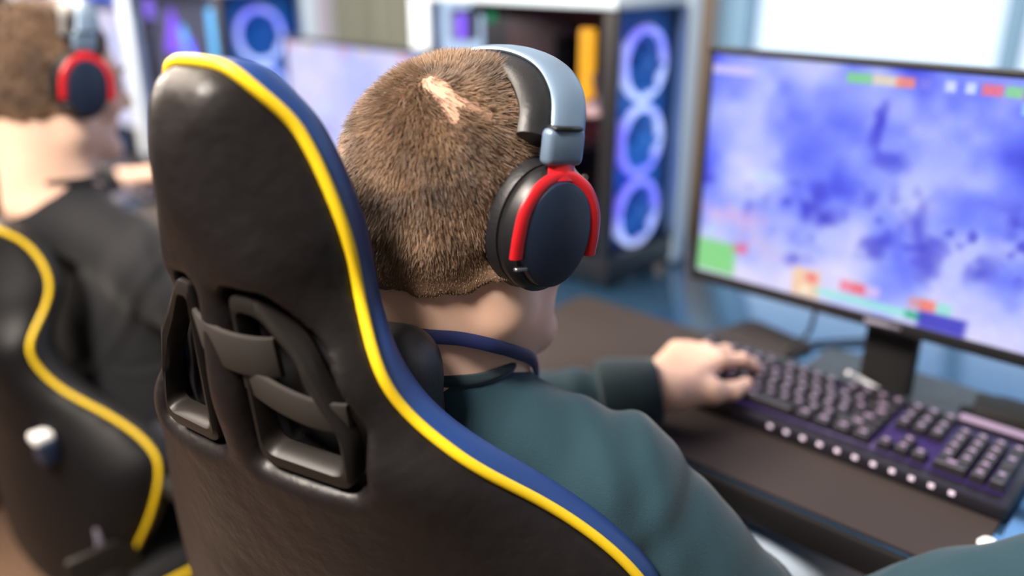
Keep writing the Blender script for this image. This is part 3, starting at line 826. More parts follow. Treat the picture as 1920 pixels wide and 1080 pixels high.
        def band(name, x0, x1, va, vb, wa, bulge_, depth0, depth1, th=.0022):
            bm = bmesh.new(); N_ = 20; rows = []
            for i in range(N_ + 1):
                t = i / N_; x = x0 + (x1 - x0) * t; vc = va + (vb - va) * t
                yb = float(mid(np.array([x]), np.array([vc]))[0]) - BK * float(bulge(edge(np.array([x]), np.array([vc])), .045)[0])
                y = yb + depth0 + (depth1 - depth0) * t - bulge_ * math.sin(PI * t) ** .7
                rows.append([bm.verts.new(pt(x, y + dy, vc + dv)) for dy, dv in ((-th, wa / 2 - .002), (-th * .6, wa / 2), (th, wa / 2), (th, -wa / 2), (-th * .6, -wa / 2), (-th, -wa / 2 + .002))])
            for A_, B_ in zip(rows[:-1], rows[1:]):
                for j in range(6): bm.faces.new((A_[j], A_[(j + 1) % 6], B_[(j + 1) % 6], B_[j]))
            bm.faces.new(rows[0][::-1]); bm.faces.new(rows[-1]); bmesh.ops.recalc_face_normals(bm, faces=bm.faces)
            return from_bm(name, bm, M['strap'], root)
        band('cushion_strap', -.032, .052, .653, .640, .034, .012, .014, .012)
        band('cushion_strap', .020, .100, .622, .592, .026, .003, .010, .012)
    # neck pillow on the front
    vn = .565 * sc; ypl = float(mid(np.array([0.]), np.array([vn]))[0])
    if holes:
        def pill(p):
            q = p.copy(); q[:, 1] += -1.2 * q[:, 0] ** 2 * 1.5
            d = rbox(q, (.0, ypl + .060, vn), (.110, .036, .056), .030)
            return d - .0015 * np.sin(p[:, 2] * 90) * np.exp(-((np.abs(p[:, 0]) - .11) / .02) ** 2)
        V, F = sdf_mesh(pill, (-.18, ypl - .02, vn - .09), (.18, ypl + .16, vn + .09), .004); V = relax(V, F, 1)
        link('neck_pillow', np_mesh('p', place(V), F), M['leather2'], root)
    # seat
    zs = .43; sy0, sy1 = -.02, .46

    def seat(p):
        d = rbox(p, (0, .23, zs - .04), (.25, .25, .045), .035)
        for s in (1, -1): d = smin(d, rc(p, (s * .225, .02, zs), (s * .215, .44, zs + .005), .040, .036), .03)
        return d
    zs = min(.45, z0 + .09)
    V, F = sdf_mesh(seat, (-.3, -.06, zs - .12), (.3, .52, zs + .08), .007); V = relax(V, F, 2)
    link('seat_cushion', np_mesh('s', V, F), M['leather2'], root)
    for s in (1, -1):
        tube('seat_piping', spline([(s * .268, -.01, zs + .012), (s * .272, .10, zs + .016), (s * .268, .30, zs + .016), (s * .262, .44, zs + .012), (s * .225, .482, zs)], 8), .0045, M['yellow'], root, 8)
    # hinge brackets
    for s in (1, -1):
        bm = bmesh.new(); add_box(bm, (s * .232 - .006, -.055, zs - .05), (s * .232 + .006, .05, zs + .10), .005)
        hb = from_bm('hinge_bracket', bm, M['bezel'], root)
        lathe('hinge_cap', [(0, 0), (.026, 0), (.028, .006), (.020, .012), (0, .013)], M['bezel'], hb, 20, Matrix.Translation((s * .238, .0, zs + .03)) @ Matrix.Rotation(s * PI / 2, 4, 'Y'))
    if arms:
        for s in (1, -1):
            bm = bmesh.new(); add_tube(bm, [(s * .20, .20, zs - .07), (s * .29, .20, zs - .07), (s * .305, .20, zs - .04), (s * .305, .20, zs + .17)], .016, 10, False, 1, 1.5)
            a = from_bm('armrest_post', bm, M['black'], root)
            box('armrest_pad', (s * .305 - .042, .08, zs + .17), (s * .305 + .042, .33, zs + .198), M['leather2'], root, .012, 3)
    # base
    box('seat_mechanism', (-.11, .10, zs - .12), (.11, .36, zs - .08), M['black'], root, .008)
    tube('recline_lever', [(.05, .14, zs - .10), (.20, .12, zs - .10), (.315, .10, zs - .095)], [.006, .006, .010], M['metal'], root, 8)
    lathe('gas_lift', [(0, .10), (.030, .10), (.030, .24), (.018, .245), (.018, zs - .11), (0, zs - .11)], M['metal'], root, 20, Matrix.Translation((0, .23, 0)))
    bm = bmesh.new(); add_lathe(bm, [(0, .07), (.045, .07), (.040, .13), (0, .13)], 20, Matrix.Translation((0, .23, 0)))
    for i in range(5):
        a = i * 2 * PI / 5 + .3; add_tube(bm, [(.02 * math.cos(a), .23 + .02 * math.sin(a), .10), (.30 * math.cos(a), .23 + .30 * math.sin(a), .075)], [.028, .016], 8)
    from_bm('star_base', bm, M['black'], root)
    for i in range(5):
        a = i * 2 * PI / 5 + .3; m = Matrix.Translation((.30 * math.cos(a), .23 + .30 * math.sin(a), .029)) @ Matrix.Rotation(a + 1, 4, 'Z') @ Matrix.Rotation(PI / 2, 4, 'Y')
        bm = bmesh.new()
        for dz in (-.022, .006): add_lathe(bm, [(0, dz), (.026, dz), (.029, dz + .004), (.029, dz + .012), (.026, dz + .016), (0, dz + .016)], 16, m)
        add_lathe(bm, [(0, .0), (.009, .0), (.009, .05), (0, .05)], 10, Matrix.Translation((.30 * math.cos(a), .23 + .30 * math.sin(a), .025)))
        from_bm('caster', bm, M['matte'], root)
    return root


gaming_chair(K_NEAR, (-.582 * .94, .418 * .94), -.183, .151, .380 * .94 + 1.285 * .06, 'black gaming chair with yellow piping and navy sides, nearest the camera', gsc=.94)
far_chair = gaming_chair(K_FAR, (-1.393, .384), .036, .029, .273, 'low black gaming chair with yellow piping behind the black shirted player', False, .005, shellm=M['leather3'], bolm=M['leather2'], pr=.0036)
def world_part(name, lo, hi, m, par, rz=0.0):
    bm = bmesh.new(); add_box(bm, lo, hi, .004); o_ = from_bm(name, bm, m, par)
    me_ = o_.data; me_.transform(Matrix.Rotation(.036, 4, 'Z') @ Matrix.Translation((1.393, -.384, 0))); return o_


wp = world_part('adjuster_cover', (-1.255, .338, .590), (-1.215, .362, .628), M['navy'], far_chair)
world_part('cover_highlight', (-1.252, .334, .622), (-1.222, .362, .637), M['white'], wp)  # white block stands in for the highlight on the glossy cover
world_part('hinge_plate', (-1.215, .372, .445), (-1.170, .396, .488), M['grey'], far_chair)
c = copy_tree(far_chair); c.location.x -= .93; c['label'] = 'gaming chair of the third player, outside the left edge'
# ------------------------------------------------------------------ people
def V3(*a): return np.array(a, float)


def rotm(yaw, pitch, roll):
    """yaw>0 turns left, pitch>0 bows forward, roll>0 tilts to the right"""
    return np.array(Matrix.Rotation(yaw, 3, 'Z') @ Matrix.Rotation(-pitch, 3, 'X') @ Matrix.Rotation(roll, 3, 'Y'))


def head_d(q):
    """head in its own frame: ears at the origin, +y forward"""
    x, y, z = q.T; ax = np.abs(x); s = np.stack([ax, y, z], 1)
    d = ell(q, (0, -.014, .030), (.0745, .097, .089))
    d = smin(d, ell(q, (0, .028, -.030), (.056, .060, .078)), .03)
    d = smin(d, rc(s, (.050, .006, -.064), (.009, .072, -.100), .018, .018), .030)
    d = smin(d, rc(s, (.046, .004, -.062), (.055, .004, -.010), .018, .018), .02)
    d = smin(d, rc(s, (.012, .084, .026), (.036, .076, .024), .009, .009), .014)
    d = smin(d, ell(s, (.040, .060, -.026), (.020, .022, .020)), .015)
    d = smax(d, -ell(s, (.031, .094, .006), (.017, .012, .011)), .010)
    d = smin(d, ell(s, (.031, .074, .006), (.0135, .0135, .0125)), .003)
    d = smin(d, rc(q, (0, .084, .012), (0, .108, -.027), .0075, .0105), .010)
    d = smin(d, ell(s, (.011, .095, -.031), (.008, .009, .0065)), .005)
    d = smax(d, -ell(s, (.0065, .099, -.038), (.0035, .005, .004)), .002)
    d = smin(d, rc(s, (0, .088, -.052), (.019, .079, -.056), .0052, .003), .005)
    d = smin(d, rc(s, (0, .086, -.064), (.017, .078, -.060), .0062, .003), .005)
    d = smin(d, ell(q, (0, .078, -.098), (.017, .013, .013)), .015)
    # ears
    e = ell(np.stack([ax, y, z], 1), (.078, -.004, -.002), (.010, .019, .032), np.array(Matrix.Rotation(.35, 3, 'Z')))
    e = smax(e, -ell(s, (.086, .001, .000), (.006, .010, .018)), .004)
    d = smin(d, e, .005)
    return d


def hair_h(q):
    """height above the hairline: positive where hair grows"""
    x, y, z = q.T
    yy = np.array([-.12, -.09, -.05, -.02, -.005, .012, .028, .045, .062, .085, .11]); zz = np.array([-.046, -.048, -.045, -.034, .030, .036, -.004, .040, .066, .078, .082])
    return z - np.interp(y, yy, zz)


FING = [('index', .027, .090, (.043, .026, .021), .0088), ('middle', .008, .094, (.047, .030, .022), .0090), ('ring', -.011, .088, (.043, .027, .021), .0085), ('little', -.028, .078, (.034, .020, .018), .0075)]


def hand_prims(wr, R, sx, curls, thumb):
    """sx=+1 left hand palm down (thumb to +x); list of (a,b,ra,rb,k)"""
    T = lambda x, y, z: wr + R @ V3(x * sx, y, z)
    out = []
    for (nm, kx, ky, L, r), cu in zip(FING, curls):
        out.append((T(kx * .55, .004, 0), T(kx, ky, 0), .0165, .0105, .016))
        ang = 0; p = V3(kx, ky, .001); spread = cu[3]
        a = p
        for l, c, rr in zip(L, cu[:3], (r, r * .94, r * .88)):
            ang += c
            b = a + l * V3(math.sin(spread) * math.cos(ang), math.cos(spread) * math.cos(ang), -math.sin(ang))
            out.append((T(*a), T(*b), rr * 1.04, rr * .93, .0045)); a = b
    t = [V3(.022, .020, -.006)] + [V3(*q) for q in thumb]
    for a, b, ra, rb, k in zip(t[:-1], t[1:], (.0185, .0135, .0108), (.0145, .0112, .0090), (.016, .010, .005)):
        out.append((T(*a), T(*b), ra, rb, k))
    return out


def person(c):
    """c: joints in world space. builds body (skin), hair, eyes, shirt, trousers, shoes"""
    root = V3(*c['root']); J = {k: V3(*v) - root for k, v in c['j'].items()}
    hs = c.get('hs', 1.0); HR = rotm(*c['hrot']); HO = J['head']
    fl_ = c.get('flen', 1.0)

    def tohead(p):
        q = ((p - HO) @ HR) / hs; q[:, 2] = np.where(q[:, 2] < 0, q[:, 2] / fl_, q[:, 2]); return q
    fromhead = lambda q: HO + HR @ (V3(*q) * hs)
    arms = []
    for s, L in ((-1, 'l'), (1, 'r')):
        arms.append((J['sh_' + L], J['el_' + L], J['wr_' + L], s))
    hands = []
    for L, sx in (('l', 1), ('r', -1)):
        wr = J['wr_' + L]; f = V3(*c['hd_' + L]); f /= np.linalg.norm(f)
        up = V3(*c.get('hu_' + L, (0, 0, 1))); side = np.cross(f, up); side /= np.linalg.norm(side); up = np.cross(side, f)
        R = np.stack([side, f, up], 1)
        hands += hand_prims(wr, R, sx, c['curl_' + L], c['thumb_' + L])
    nk0 = fromhead((0, -.030, -.035)); nk1 = J['neck']; pel = J['pelvis']; ch = J['chest']
    wd = c.get('wide', 1.0)

    def torso(p, g):
        d = smin(ell(p, ch, (.165 * wd + g, .115 + g, c.get('chz', .20) + g)), ell(p, pel, (.165 + g, .13 + g, .15 + g)), .09)
        for s, L in ((-1, 'l'), (1, 'r')):
            sh = J['sh_' + L]
            d = smin(d, rc(p, nk1 + V3(s * .02, 0, -.025), sh + V3(-s * .015, 0, .008), .052 + g, .052 + g), .045)
            d = smin(d, rc(p, ch + V3(s * .05, 0, c.get('chz', .20) * .2), sh + V3(0, .01, -.01), .08 + g, .050 + g), .05)
        return d

    def arm(p, s_e_w, g, cuff=False):
        a, b, w, s = s_e_w
        d = smin(rc(p, a, b, .054 + g, .042 + g), rc(p, b, b + (w - b) * .35, .043 + g, .042 + g), .02)
        return smin(d, rc(p, b + (w - b) * .30, w, .042 + g, .026 + g), .02)

    def leg(p, L, g):
        h, k, f = J['hip_' + L], J['kn_' + L], J['an_' + L]
        d = smin(rc(p, h, k, .085 + g, .058 + g), rc(p, k, k + (f - k) * .4, .058 + g, .054 + g), .03)
        return smin(d, rc(p, k + (f - k) * .35, f, .054 + g, .036 + g), .03)

    def skin(p):
        d = head_d(tohead(p)) * hs
        n = rc(p, nk0, nk1, c.get('nr', .056), c.get('nr', .056) + .005)
        n = smin(n, rc(p, fromhead((0, -.05, -.03)), nk1 + V3(0, -.02, .0), .044 * hs, .055), .03)
        for s in (-1, 1): n = smin(n, rc(p, fromhead((s * .052, -.012, -.045)), nk1 + V3(s * .026, .045, -.03), .014, .015), .02)
        d = smin(d, n, .028)
        d = smin(d, torso(p, -.006), .04)
        for a in arms: d = smin(d, arm(p, a, -.002), .02)
        for L in 'lr':
            d = smin(d, leg(p, L, -.004), .03)
            an = J['an_' + L]; d = smin(d, rc(p, an + V3(0, -.02, -.04), an + V3(0, .14, -.05), .030, .022), .03)
        for a, b, ra, rb, k in hands: d = smin(d, rc(p, a, b, ra, rb), k)
        return d
    allp = np.array([v for v in J.values()] + [fromhead((0, 0, .15)), fromhead((0, .12, 0)), fromhead((0, -.12, 0))] + [h[1] for h in hands])
    lo = allp.min(0) - .22; hi = allp.max(0) + .22
    V, F = sdf_mesh(skin, lo, hi, c['res'], 1.25); V = relax(V, F, 1, .4)
    me = np_mesh('person', V, F)
    o = link('person', me, [M['skin'], M['lips']]); o.location = root
    fcen = V[F].mean(1); q = tohead(fcen)
    lip = (np.abs(q[:, 0]) < .021) & (q[:, 1] > .076) & (np.abs(q[:, 2] + .0575) < .0095 - np.abs(q[:, 0]) * .25)
    me.polygons.foreach_set('material_index', lip.astype(np.int32))
    tag(o, c['label'], 'person')
    Hm = Matrix.Translation(Vector(HO)) @ Matrix([list(r) for r in HR]).to_4x4() @ Matrix.Scale(hs, 4)
    for s in (-1, 1):
        bm = bmesh.new(); add_lathe(bm, [(0, -.0135), (.008, -.0108), (.0125, -.005), (.0135, 0), (.0125, .005), (.0105, .0085)], 20, Hm @ Matrix.Translation((s * .031, .0760, .006)) @ Matrix.Rotation(-PI / 2, 4, 'X'), 0)
        add_lathe(bm, [(.0105, .0082), (.006, .0118), (0, .0131)], 20, Hm @ Matrix.Translation((s * .031, .0765, .006)) @ Matrix.Rotation(-PI / 2, 4, 'X'), 1)
        from_bm('eye', bm, [M['eye'], M['iris']], o)
        tube('eyebrow', [Hm @ Vector((s * a, b, z)) for a, b, z in ((.013, .0965, .024), (.028, .0925, .030), (.045, .0785, .026))], [.0026, .0034, .0016], c['hairmat'], o, 8)
    # hair: a close cap and clipped strands
    base = lambda p: np.minimum(ell(tohead(p), (0, -.014, .030), (.0745, .097, .089)), head_d(tohead(p)) + .0) * hs
    cap = lambda p: smax(skin(p) - .0042 + .0012 * wav(p, 160, 2), -(hair_h(tohead(p)) * hs + .004 * wav(p, 220, 1)), .003)
    hb = np.array([fromhead(k) for k in ((.1, .12, .15), (-.1, .12, .15), (.1, -.13, -.1), (-.1, -.13, -.1), (0, 0, .16), (0, -.14, 0))])
    V, F = sdf_mesh(cap, hb.min(0) - .02, hb.max(0) + .02, .003 if c['res'] > .003 else .0025, 1.2)
    q = tohead(V[F].mean(1)); keep = head_d(q) > .0005
    Fk = F[keep]; u, inv = np.unique(Fk.ravel(), return_inverse=True)
    hm = np_mesh('hair', V[u], inv.reshape(-1, 4))
    hq = q[keep]; bm_ = np.zeros(len(hq), bool)
    for (cx, cy, cz, rad) in c.get('bald', []): bm_ |= np.linalg.norm(hq - V3(cx, cy, cz), axis=1) < rad * 1.15
    hm.polygons.foreach_set('material_index', bm_.astype(np.int32))
    link('hair', hm, [c['hairmat'], M['scalp']], o)
    # strands
    Vk = V; P = V[Fk]; n = np.cross(P[:, 2] - P[:, 0], P[:, 3] - P[:, 1]); ar = np.linalg.norm(n, axis=1); n /= ar[:, None] + 1e-12
    m = c['strands']; r = np.random.default_rng(c['seed']); idx = r.choice(len(P), m, p=ar / ar.sum())
    a, b = r.random((2, m, 1)); p0 = P[idx, 0] * (1 - a) * (1 - b) + P[idx, 1] * a * (1 - b) + P[idx, 2] * a * b + P[idx, 3] * (1 - a) * b
    nn = n[idx]; hq = tohead(p0)
    crown = V3(*c['crown']); fl = hq - crown; fl = fl / (np.linalg.norm(fl, axis=1)[:, None] + 1e-6)
    sw = np.stack([-fl[:, 2] * 0 - fl[:, 1], fl[:, 0], fl[:, 2] * 0], 1) * np.exp(-np.linalg.norm(hq - crown, axis=1)[:, None] / .03)
    fl = (fl + sw * .8) @ HR.T; fl -= nn * (fl * nn).sum(1)[:, None]; fl /= np.linalg.norm(fl, axis=1)[:, None] + 1e-6
    hh = np.clip((hair_h(hq) + .002) / .05, .25, 1)[:, None]
    L = (.0085 * hh * (.7 + .6 * r.random((m, 1)))) * c.get('hl', 1.0)
    dirn = nn * (.50 + .3 * r.random((m, 1))) + fl * .9 + (r.random((m, 3)) - .5) * .6; dirn /= np.linalg.norm(dirn, axis=1)[:, None]
    thin = np.ones(m, bool)
    for (cx, cy, cz, rad) in c.get('bald', []):
        thin &= ~((np.linalg.norm(hq - V3(cx, cy, cz), axis=1) < rad * (.8 + .4 * r.random(m))) & (r.random(m) < .88))
    p0, dirn, L, nn = p0[thin] - nn[thin] * .001, dirn[thin], L[thin], nn[thin]; m = len(p0)
    side = np.cross(dirn, nn + (r.random((m, 3)) - .5)); side /= np.linalg.norm(side, axis=1)[:, None]
    w = c.get('sw', .00032)
    tip = p0 + dirn * L; midp = p0 + dirn * L * .5 + nn * .0004
    VV = np.stack([p0 - side * w, p0 + side * w, midp + side * w * .8, midp - side * w * .8, tip + side * w * .25, tip - side * w * .25], 1).reshape(-1, 3)
    i = np.arange(m)[:, None] * 6
    FF = np.stack([i + 0, i + 1, i + 2, i + 3], -1).reshape(-1, 4); FF2 = np.stack([i + 3, i + 2, i + 4, i + 5], -1).reshape(-1, 4)
    sm = np_mesh('hair_strands', VV, np.vstack([FF, FF2])); st = link('clipped_strands', sm, c['hairmat2'], bpy.data.objects[o.name].children[-1] if False else [k for k in o.children if k.name.startswith('hair')][0]); st['kind'] = 'stuff'
    # shirt
    c['_skin'] = skin; col = nk1 + (nk0 - nk1) * c.get('collar', .12); nax = (nk0 - nk1) / np.linalg.norm(nk0 - nk1)
    cax = nax + V3(0, c.get('collar_tilt', .35), 0); cax /= np.linalg.norm(cax)

    def fold(p):
        f = .0030 * wav(p, 26, 3)
        for a, b, w, s in arms:
            ab = b - a; t = (p - a) @ ab / (ab @ ab); f = f + .0028 * np.sin(t * 26 + 4 * wav(p, 14, 5)) * np.exp(-((t - .85) / .22) ** 2) * np.exp(-(np.linalg.norm(p - b, axis=1) / .13) ** 2)
            f = f + .0022 * np.sin(t * 30 + 3 * wav(p, 16, 8)) * np.exp(-((t - .10) / .14) ** 2)
            bw = w - b; t2 = (p - b) @ bw / (bw @ bw); f = f + .0036 * np.sin(t2 * 38 + 2 * wav(p, 12, 6)) * np.exp(-((t2 - .78) / .16) ** 2)
        return f

    def shirt(p):
        t = smin(torso(p, .006), rc(p, nk1 + V3(0, 0, -.03), col + cax * .01, .070, c.get('nr', .056) + .0085), .03)
        for a in arms:
            ab = a[1] - a[0]; sl = smin(arm(p, a, .010), rc(p, a[0], a[0] + ab * .35, .064, .060), .02)
            tt = (p - a[0]) @ ab / (ab @ ab)
            t = smin(t, sl, .010)
            bw = a[2] - a[1]; e = (p - a[2]) @ bw / np.linalg.norm(bw)
            cut = a[2] - bw / np.linalg.norm(bw) * .012
            t = smax(t, np.where(np.linalg.norm(p - a[2], axis=1) < .16, (p - cut) @ bw / np.linalg.norm(bw), -1), .004)
        t = t - fold(p)
        t = smax(t, (p - col) @ cax - .0, .004)
        # hem over the hips
        t = smax(t, -(p[:, 2] - (pel[2] - .10)), .01)
        return t
    V, F = sdf_mesh(shirt, lo, hi, c['res'] * 1.5, 1.35); V = relax(V, F, 2)
    sh = link(c['shirt'], np_mesh('shirt', V, F), c['shirtmat'], o)
    # collar band and cuffs
    n1 = cax; u = np.cross(n1, V3(1, 0, 0)); u /= np.linalg.norm(u); v = np.cross(n1, u)

    def surf_ring(cen, n_, f, r0, r1, k=40):
        u = np.cross(n_, V3(1, .2, 0)); u /= np.linalg.norm(u); v = np.cross(n_, u); out = []
        rr = np.linspace(r0, r1, 90)
        for a in np.linspace(0, 2 * PI, k, endpoint=False):
            dd = u * math.cos(a) + v * math.sin(a); pts = cen + dd * rr[:, None]; s = f(pts); j = np.nonzero(s > 0)[0]
            out.append(cen + dd * (rr[j[0]] if len(j) else r1))
        return out
    ring = surf_ring(col - cax * .004, cax, shirt, .03, .085)
    tube('collar_band', ring, .0042, c['ribmat'], sh, 10, True, 1, 1.4, tuple(cax))
    for a, b, w, s in arms:
        ax = (w - b) / np.linalg.norm(w - b)
        bm = bmesh.new(); ua = np.cross(ax, V3(0, 0, 1)); ua /= np.linalg.norm(ua); va = np.cross(ax, ua); rings = []
        N_ = 64
        for t, r in ((-.072, .041), (-.068, .0475), (-.055, .0480), (-.020, .0430), (-.004, .0400), (.000, .0365), (-.006, .030), (-.03, .030)):
            rings.append([bm.verts.new(w + ax * t + (ua * math.cos(j * 2 * PI / N_) + va * math.sin(j * 2 * PI / N_)) * (r * c.get('cuff', 1.0) + .0006 * (j % 2))) for j in range(N_)])
        for A_, B_ in zip(rings[:-1], rings[1:]):
            for j in range(N_): bm.faces.new((A_[j], A_[(j + 1) % N_], B_[(j + 1) % N_], B_[j]))
        bmesh.ops.recalc_face_normals(bm, faces=bm.faces); from_bm('cuff', bm, c['ribmat'], sh)
    # trousers and shoes

    def trousers(p):
        d = ell(p, pel + V3(0, 0, -.02), (.172, .140, .135))
        for L in 'lr': d = smin(d, leg(p, L, .010), .03)
        d = d - .003 * wav(p, 30, 9)
        for L in 'lr': d = smax(d, -(p[:, 2] - J['an_' + L][2] + .0), .004)
        return d
    V, F = sdf_mesh(trousers, lo, hi, .008, 1.3); V = relax(V, F, 2); link('trousers', np_mesh('t', V, F), c['trousmat'], o)
    for L in 'lr':
        an = J['an_' + L]

        def shoe(p):
            d = smin(rc(p, an + V3(0, -.03, -.045), an + V3(0, .15, -.052), .042, .034), rc(p, an, an + V3(0, 0, -.04), .042, .044), .02)
            return smax(d, -(p[:, 2] - an[2] + .084), .004)
        V, F = sdf_mesh(shoe, an - .25, an + .25, .006, 1.2); link('shoe', np_mesh('s', V, F), M['shoe'], o)
    return o, fromhead, Hm, sh, skin, shirt, surf_ring


def headset(Hm, loc, label, name='headset'):
    t = empty(name, loc, 0, label, 'headphones')
    H = Hm
    def hp(x, y, z): return H @ Vector((x, y, z))
    # band
    for nm, pts, w, th, m in (
        ('headband', [(-.102, .004, .070), (-.100, .008, .085), (-.084, .016, .107), (-.050, .024, .123), (0, .028, .129), (.050, .024, .123), (.084, .016, .107), (.100, .008, .085), (.102, .004, .070)], .0155, .0045, M['bandm']),
        ('headband_pad', [(-.090, -.003, .070), (-.077, .006, .094), (-.046, .015, .111), (0, .019, .117), (.046, .015, .111), (.077, .006, .094), (.090, -.003, .070)], .026, .0105, M['leather2'])):
        c = spline(pts, 8); P = [hp(*p) for p in c]; ups = [H.to_3x3() @ Vector((0, 1, 0))] * len(P)
        bm = bmesh.new(); add_tube(bm, P, 1.0, 16, False, th, w, ups); bmesh.ops.recalc_face_normals(bm, faces=bm.faces); from_bm(nm, bm, m, t)
    for s in (-1, 1):
        bm = bmesh.new(); add_box(bm, (s * .1035 - .0065, -.015, .056), (s * .1035 + .0065, .019, .083), .005, 3, 0, H); from_bm('slider', bm, M['bandm'], t)
        bm = bmesh.new(); add_box(bm, (s * .1035 - .004, -.012, .0815), (s * .1035 + .0075, .014, .0845), .001, 1, 0, H); from_bm('slider_seam', bm, M['black'], t)
        cz = .012
        R = H @ Matrix.Translation((0, .001, cz)) @ Matrix.Rotation(s * .06, 4, 'Y') @ Matrix.Rotation(s * PI / 2, 4, 'Y')
        bm = bmesh.new(); add_lathe(bm, [(.018, .068), (.034, .066), (.0405, .072), (.0415, .081), (.0390, .088), (.026, .089)], 40, R, 0, 1.24, 1.0); from_bm('ear_cushion', bm, M['leather2'], t)
        bm = bmesh.new(); add_lathe(bm, [(0, .087), (.036, .087), (.0390, .091), (.0390, .098), (.034, .1050), (0, .1060)], 40, R, 0, 1.24, 1.0); cup = from_bm('ear_cup', bm, M['black'], t)
        bm = bmesh.new(); add_lathe(bm, [(.0, .104), (.0300, .104), (.0320, .107), (.0312, .112), (.0265, .1145), (0, .1155)], 40, R, 0, 1.28, .98); from_bm('cup_plate', bm, M['navy'], cup)
        bm = bmesh.new(); add_box(bm, (s * .110 - .002, -.0345, -.019), (s * .110 + .002, -.024, -.0165), .0005, 1, 0, H); from_bm('hinge_pin', bm, M['metal'], cup)
        fk = spline([(s * .1090, -.0335, -.010), (s * .1105, -.0335, .008), (s * .1110, -.0305, .026), (s * .1100, -.020, .040), (s * .1080, -.005, .047), (s * .1080, .009, .047), (s * .1100, .024, .038), (s * .1110, .0330, .022), (s * .1105, .0355, .004), (s * .1090, .0355, -.012)], 6)
        P = [hp(*p) for p in fk]; ups = [H.to_3x3() @ Vector((s, 0, 0))] * len(P)
        bm = bmesh.new(); add_tube(bm, P, 1.0, 12, False, .0060, .0030, ups)
        add_tube(bm, [hp(s * .1075, .002, .045), hp(s * .1050, .002, .053), hp(s * .1040, .002, .060)], 1.0, 12, False, .0125, .0045, [H.to_3x3() @ Vector((s, 0, 0))] * 3)
        bmesh.ops.recalc_face_normals(bm, faces=bm.faces); from_bm('fork', bm, M['red'], t)
    return t


hair1 = mat('brown_hair', (0.085, 0.045, 0.025), 0.7, noise=((0.17, 0.098, 0.055), 22, 3))
hair2 = mat('brown_hair_strands', (0.062, 0.034, 0.019), 0.55, noise=((0.23, 0.135, 0.074), 30, 3))
REST = [(.25, .45, .35, .06), (.22, .50, .38, 0), (.25, .5, .4, -.05), (.3, .5, .4, -.12)]
TH = [(.040, .050, -.012), (.048, .082, -.020), (.046, .108, -.024)]

ROOT1 = (-.54, .55, 0)
p1, fh1, H1, sh1, skin1, shirt1, surf_ring = person(dict(
    root=ROOT1, label='person in a dark teal sweater seen from behind, typing at the nearest keyboard', res=.0026, seed=3, strands=85000, sw=.00023,
    hairmat=hair1, hairmat2=hair2, shirt='sweater', shirtmat=M['teal'], ribmat=M['teald'], trousmat=M['denim'], hs=1.02, chz=.17, flen=1.14, nr=.054, hrot=(-.22, .12, .0),
    crown=(.022, -.062, .102), bald=[(.026, -.066, .103, .005), (.033, -.064, .101, .0065), (.040, -.062, .097, .007), (.047, -.061, .091, .0065), (.053, -.061, .083, .005), (.050, -.054, .095, .005), (.055, -.046, .092, .005), (.060, -.037, .087, .0045)],
    j=dict(head=(-.499, .502, 1.082), neck=(-.522, .475, .932), chest=(-.505, .59, .68), pelvis=(-.54, .60, .55),
           sh_l=(-.655, .530, .868), el_l=(-.705, .600, .745), wr_l=(-.488, .800, .795),
           sh_r=(-.372, .540, .838), el_r=(-.222, .64, .668), wr_r=(.09, .86, .875),
           hip_l=(-.63, .63, .53), kn_l=(-.66, 1.0, .56), an_l=(-.66, 1.02, .10), hip_r=(-.44, .63, .53), kn_r=(-.30, .95, .632), an_r=(-.30, 1.02, .10)),
    hd_l=(.02, .95, .22), hd_r=(.05, 1, -.45), hu_l=(.12, 0, 1), curl_l=[(.42, .30, .22, .30), (.50, .55, .40, .10), (.55, .60, .45, -.02), (.55, .6, .5, -.12)],
    curl_r=REST, thumb_l=[(.044, .046, -.010), (.058, .076, -.022), (.060, .104, -.030)], thumb_r=TH, collar=.28, collar_tilt=.12))
headset(H1, ROOT1, 'headphones with red forks and navy ear plates on the near player')
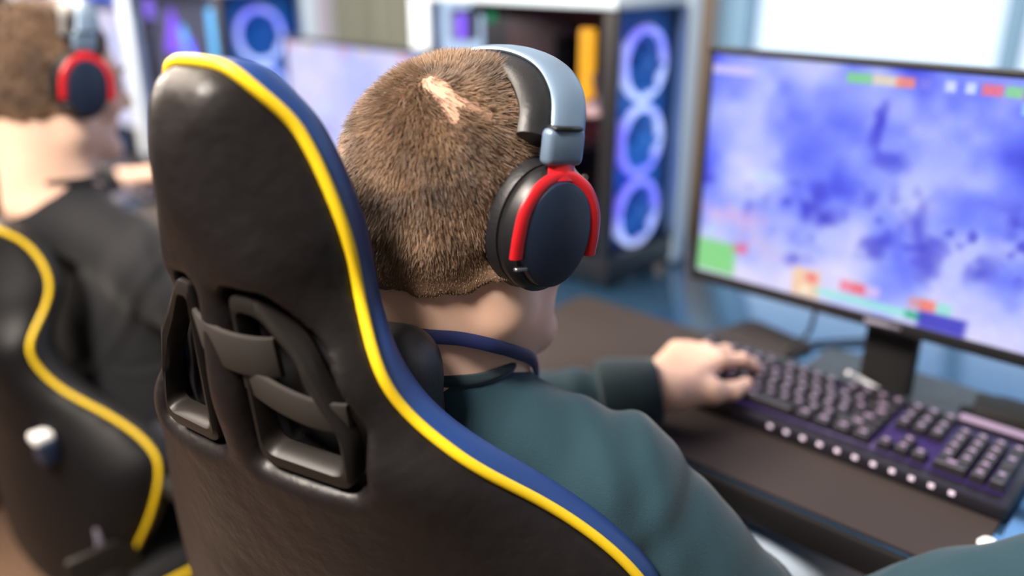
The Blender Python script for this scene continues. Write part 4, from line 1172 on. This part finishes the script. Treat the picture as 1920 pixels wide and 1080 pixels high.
# lanyard round the neck: it follows the neck at the back and the sweater in front
both = lambda p: np.minimum(skin1(p), shirt1(p)) - .0030
nkc = V3(-.503, .480, 0) - V3(*ROOT1)
lp = []
for a, z, cy in [(-180 + 0, 1.000, 0), (-155, .998, 0), (-130, .992, 0), (-105, .982, 0), (-80, .966, 0), (-55, .940, .01), (-35, .89, .04), (-20, .86, .06), (-9, .82, .08), (-2, .77, .10), (2, .77, .10), (9, .82, .08), (20, .86, .06), (35, .89, .04), (55, .940, .01), (80, .966, 0), (105, .982, 0), (130, .992, 0), (155, .998, 0)]:
    cen = nkc + V3(0, cy, z + .004); dd = V3(-math.sin(math.radians(a)), math.cos(math.radians(a)), 0)
    rr = np.linspace(.02, .26, 240); sv = both(cen + dd * rr[:, None]); j = np.nonzero(sv > 0)[0]; lp.append(cen + dd * rr[j[0]])
ln = tube('lanyard', spline(lp, 6, True), .0060, M['lanyard'], None, 10, True, .35, 1.0, (0, .25, 1)); ln.location = ROOT1
tag(ln, 'navy lanyard strap round the neck of the near player', 'lanyard')

ROOT2 = (-1.43, .55, 0)
p2, fh2, H2, sh2, _, _, _ = person(dict(
    root=ROOT2, label='person in a black top beyond the near chair, face in profile under headphones', res=.0036, seed=5, strands=16000, sw=.0006,
    hairmat=hair1, hairmat2=hair2, shirt='black_top', shirtmat=M['shirtb'], ribmat=M['shirtb'], trousmat=M['trous'], hs=1.0, hrot=(0.0, .12, .0),
    crown=(0, -.05, .1), chz=.17,
    j=dict(head=(-1.425, .530, 1.095), neck=(-1.425, .500, .925), chest=(-1.42, .58, .69), pelvis=(-1.42, .60, .52),
           sh_l=(-1.595, .57, .83), el_l=(-1.64, .62, .72), wr_l=(-1.47, .85, .79),
           sh_r=(-1.255, .56, .825), el_r=(-1.145, .63, .72), wr_r=(-1.085, .85, .785),
           hip_l=(-1.49, .58, .50), kn_l=(-1.52, .97, .52), an_l=(-1.52, 1.0, .10), hip_r=(-1.31, .58, .50), kn_r=(-1.27, .97, .52), an_r=(-1.27, 1.0, .10)),
    hd_l=(.1, 1, -.05), hd_r=(.0, 1, .02), curl_l=REST, curl_r=REST, thumb_l=TH, thumb_r=TH, collar=.27, collar_tilt=.12))
hs2 = headset(H2, ROOT2, 'headphones with red forks on the farther player in black')
for ch in (p2, hs2):
    c = copy_tree(ch); c.location.x -= .93
    c['label'] = 'third player beyond the left edge, only a resting hand in view' if ch is p2 else 'headphones worn by the third player, outside the left edge'

# repeats carry a shared group
GROUPS = {'chair': 'gaming chairs along the row of desks', 'desk': 'gaming desks in one row', 'monitor': 'monitors along the desks', 'computer': 'gaming computers standing on the desks',
          'keyboard': 'keyboards on the desks', 'mouse': 'mice on the desks', 'desk mat': 'desk mats on the desks', 'curtain': 'curtains at the far window', 'headphones': 'headphones worn by the players', 'person': 'players sitting at the desks'}
for o in list(COL.objects):
    if o.parent is None and o.get('category') in GROUPS: o['group'] = GROUPS[o['category']]
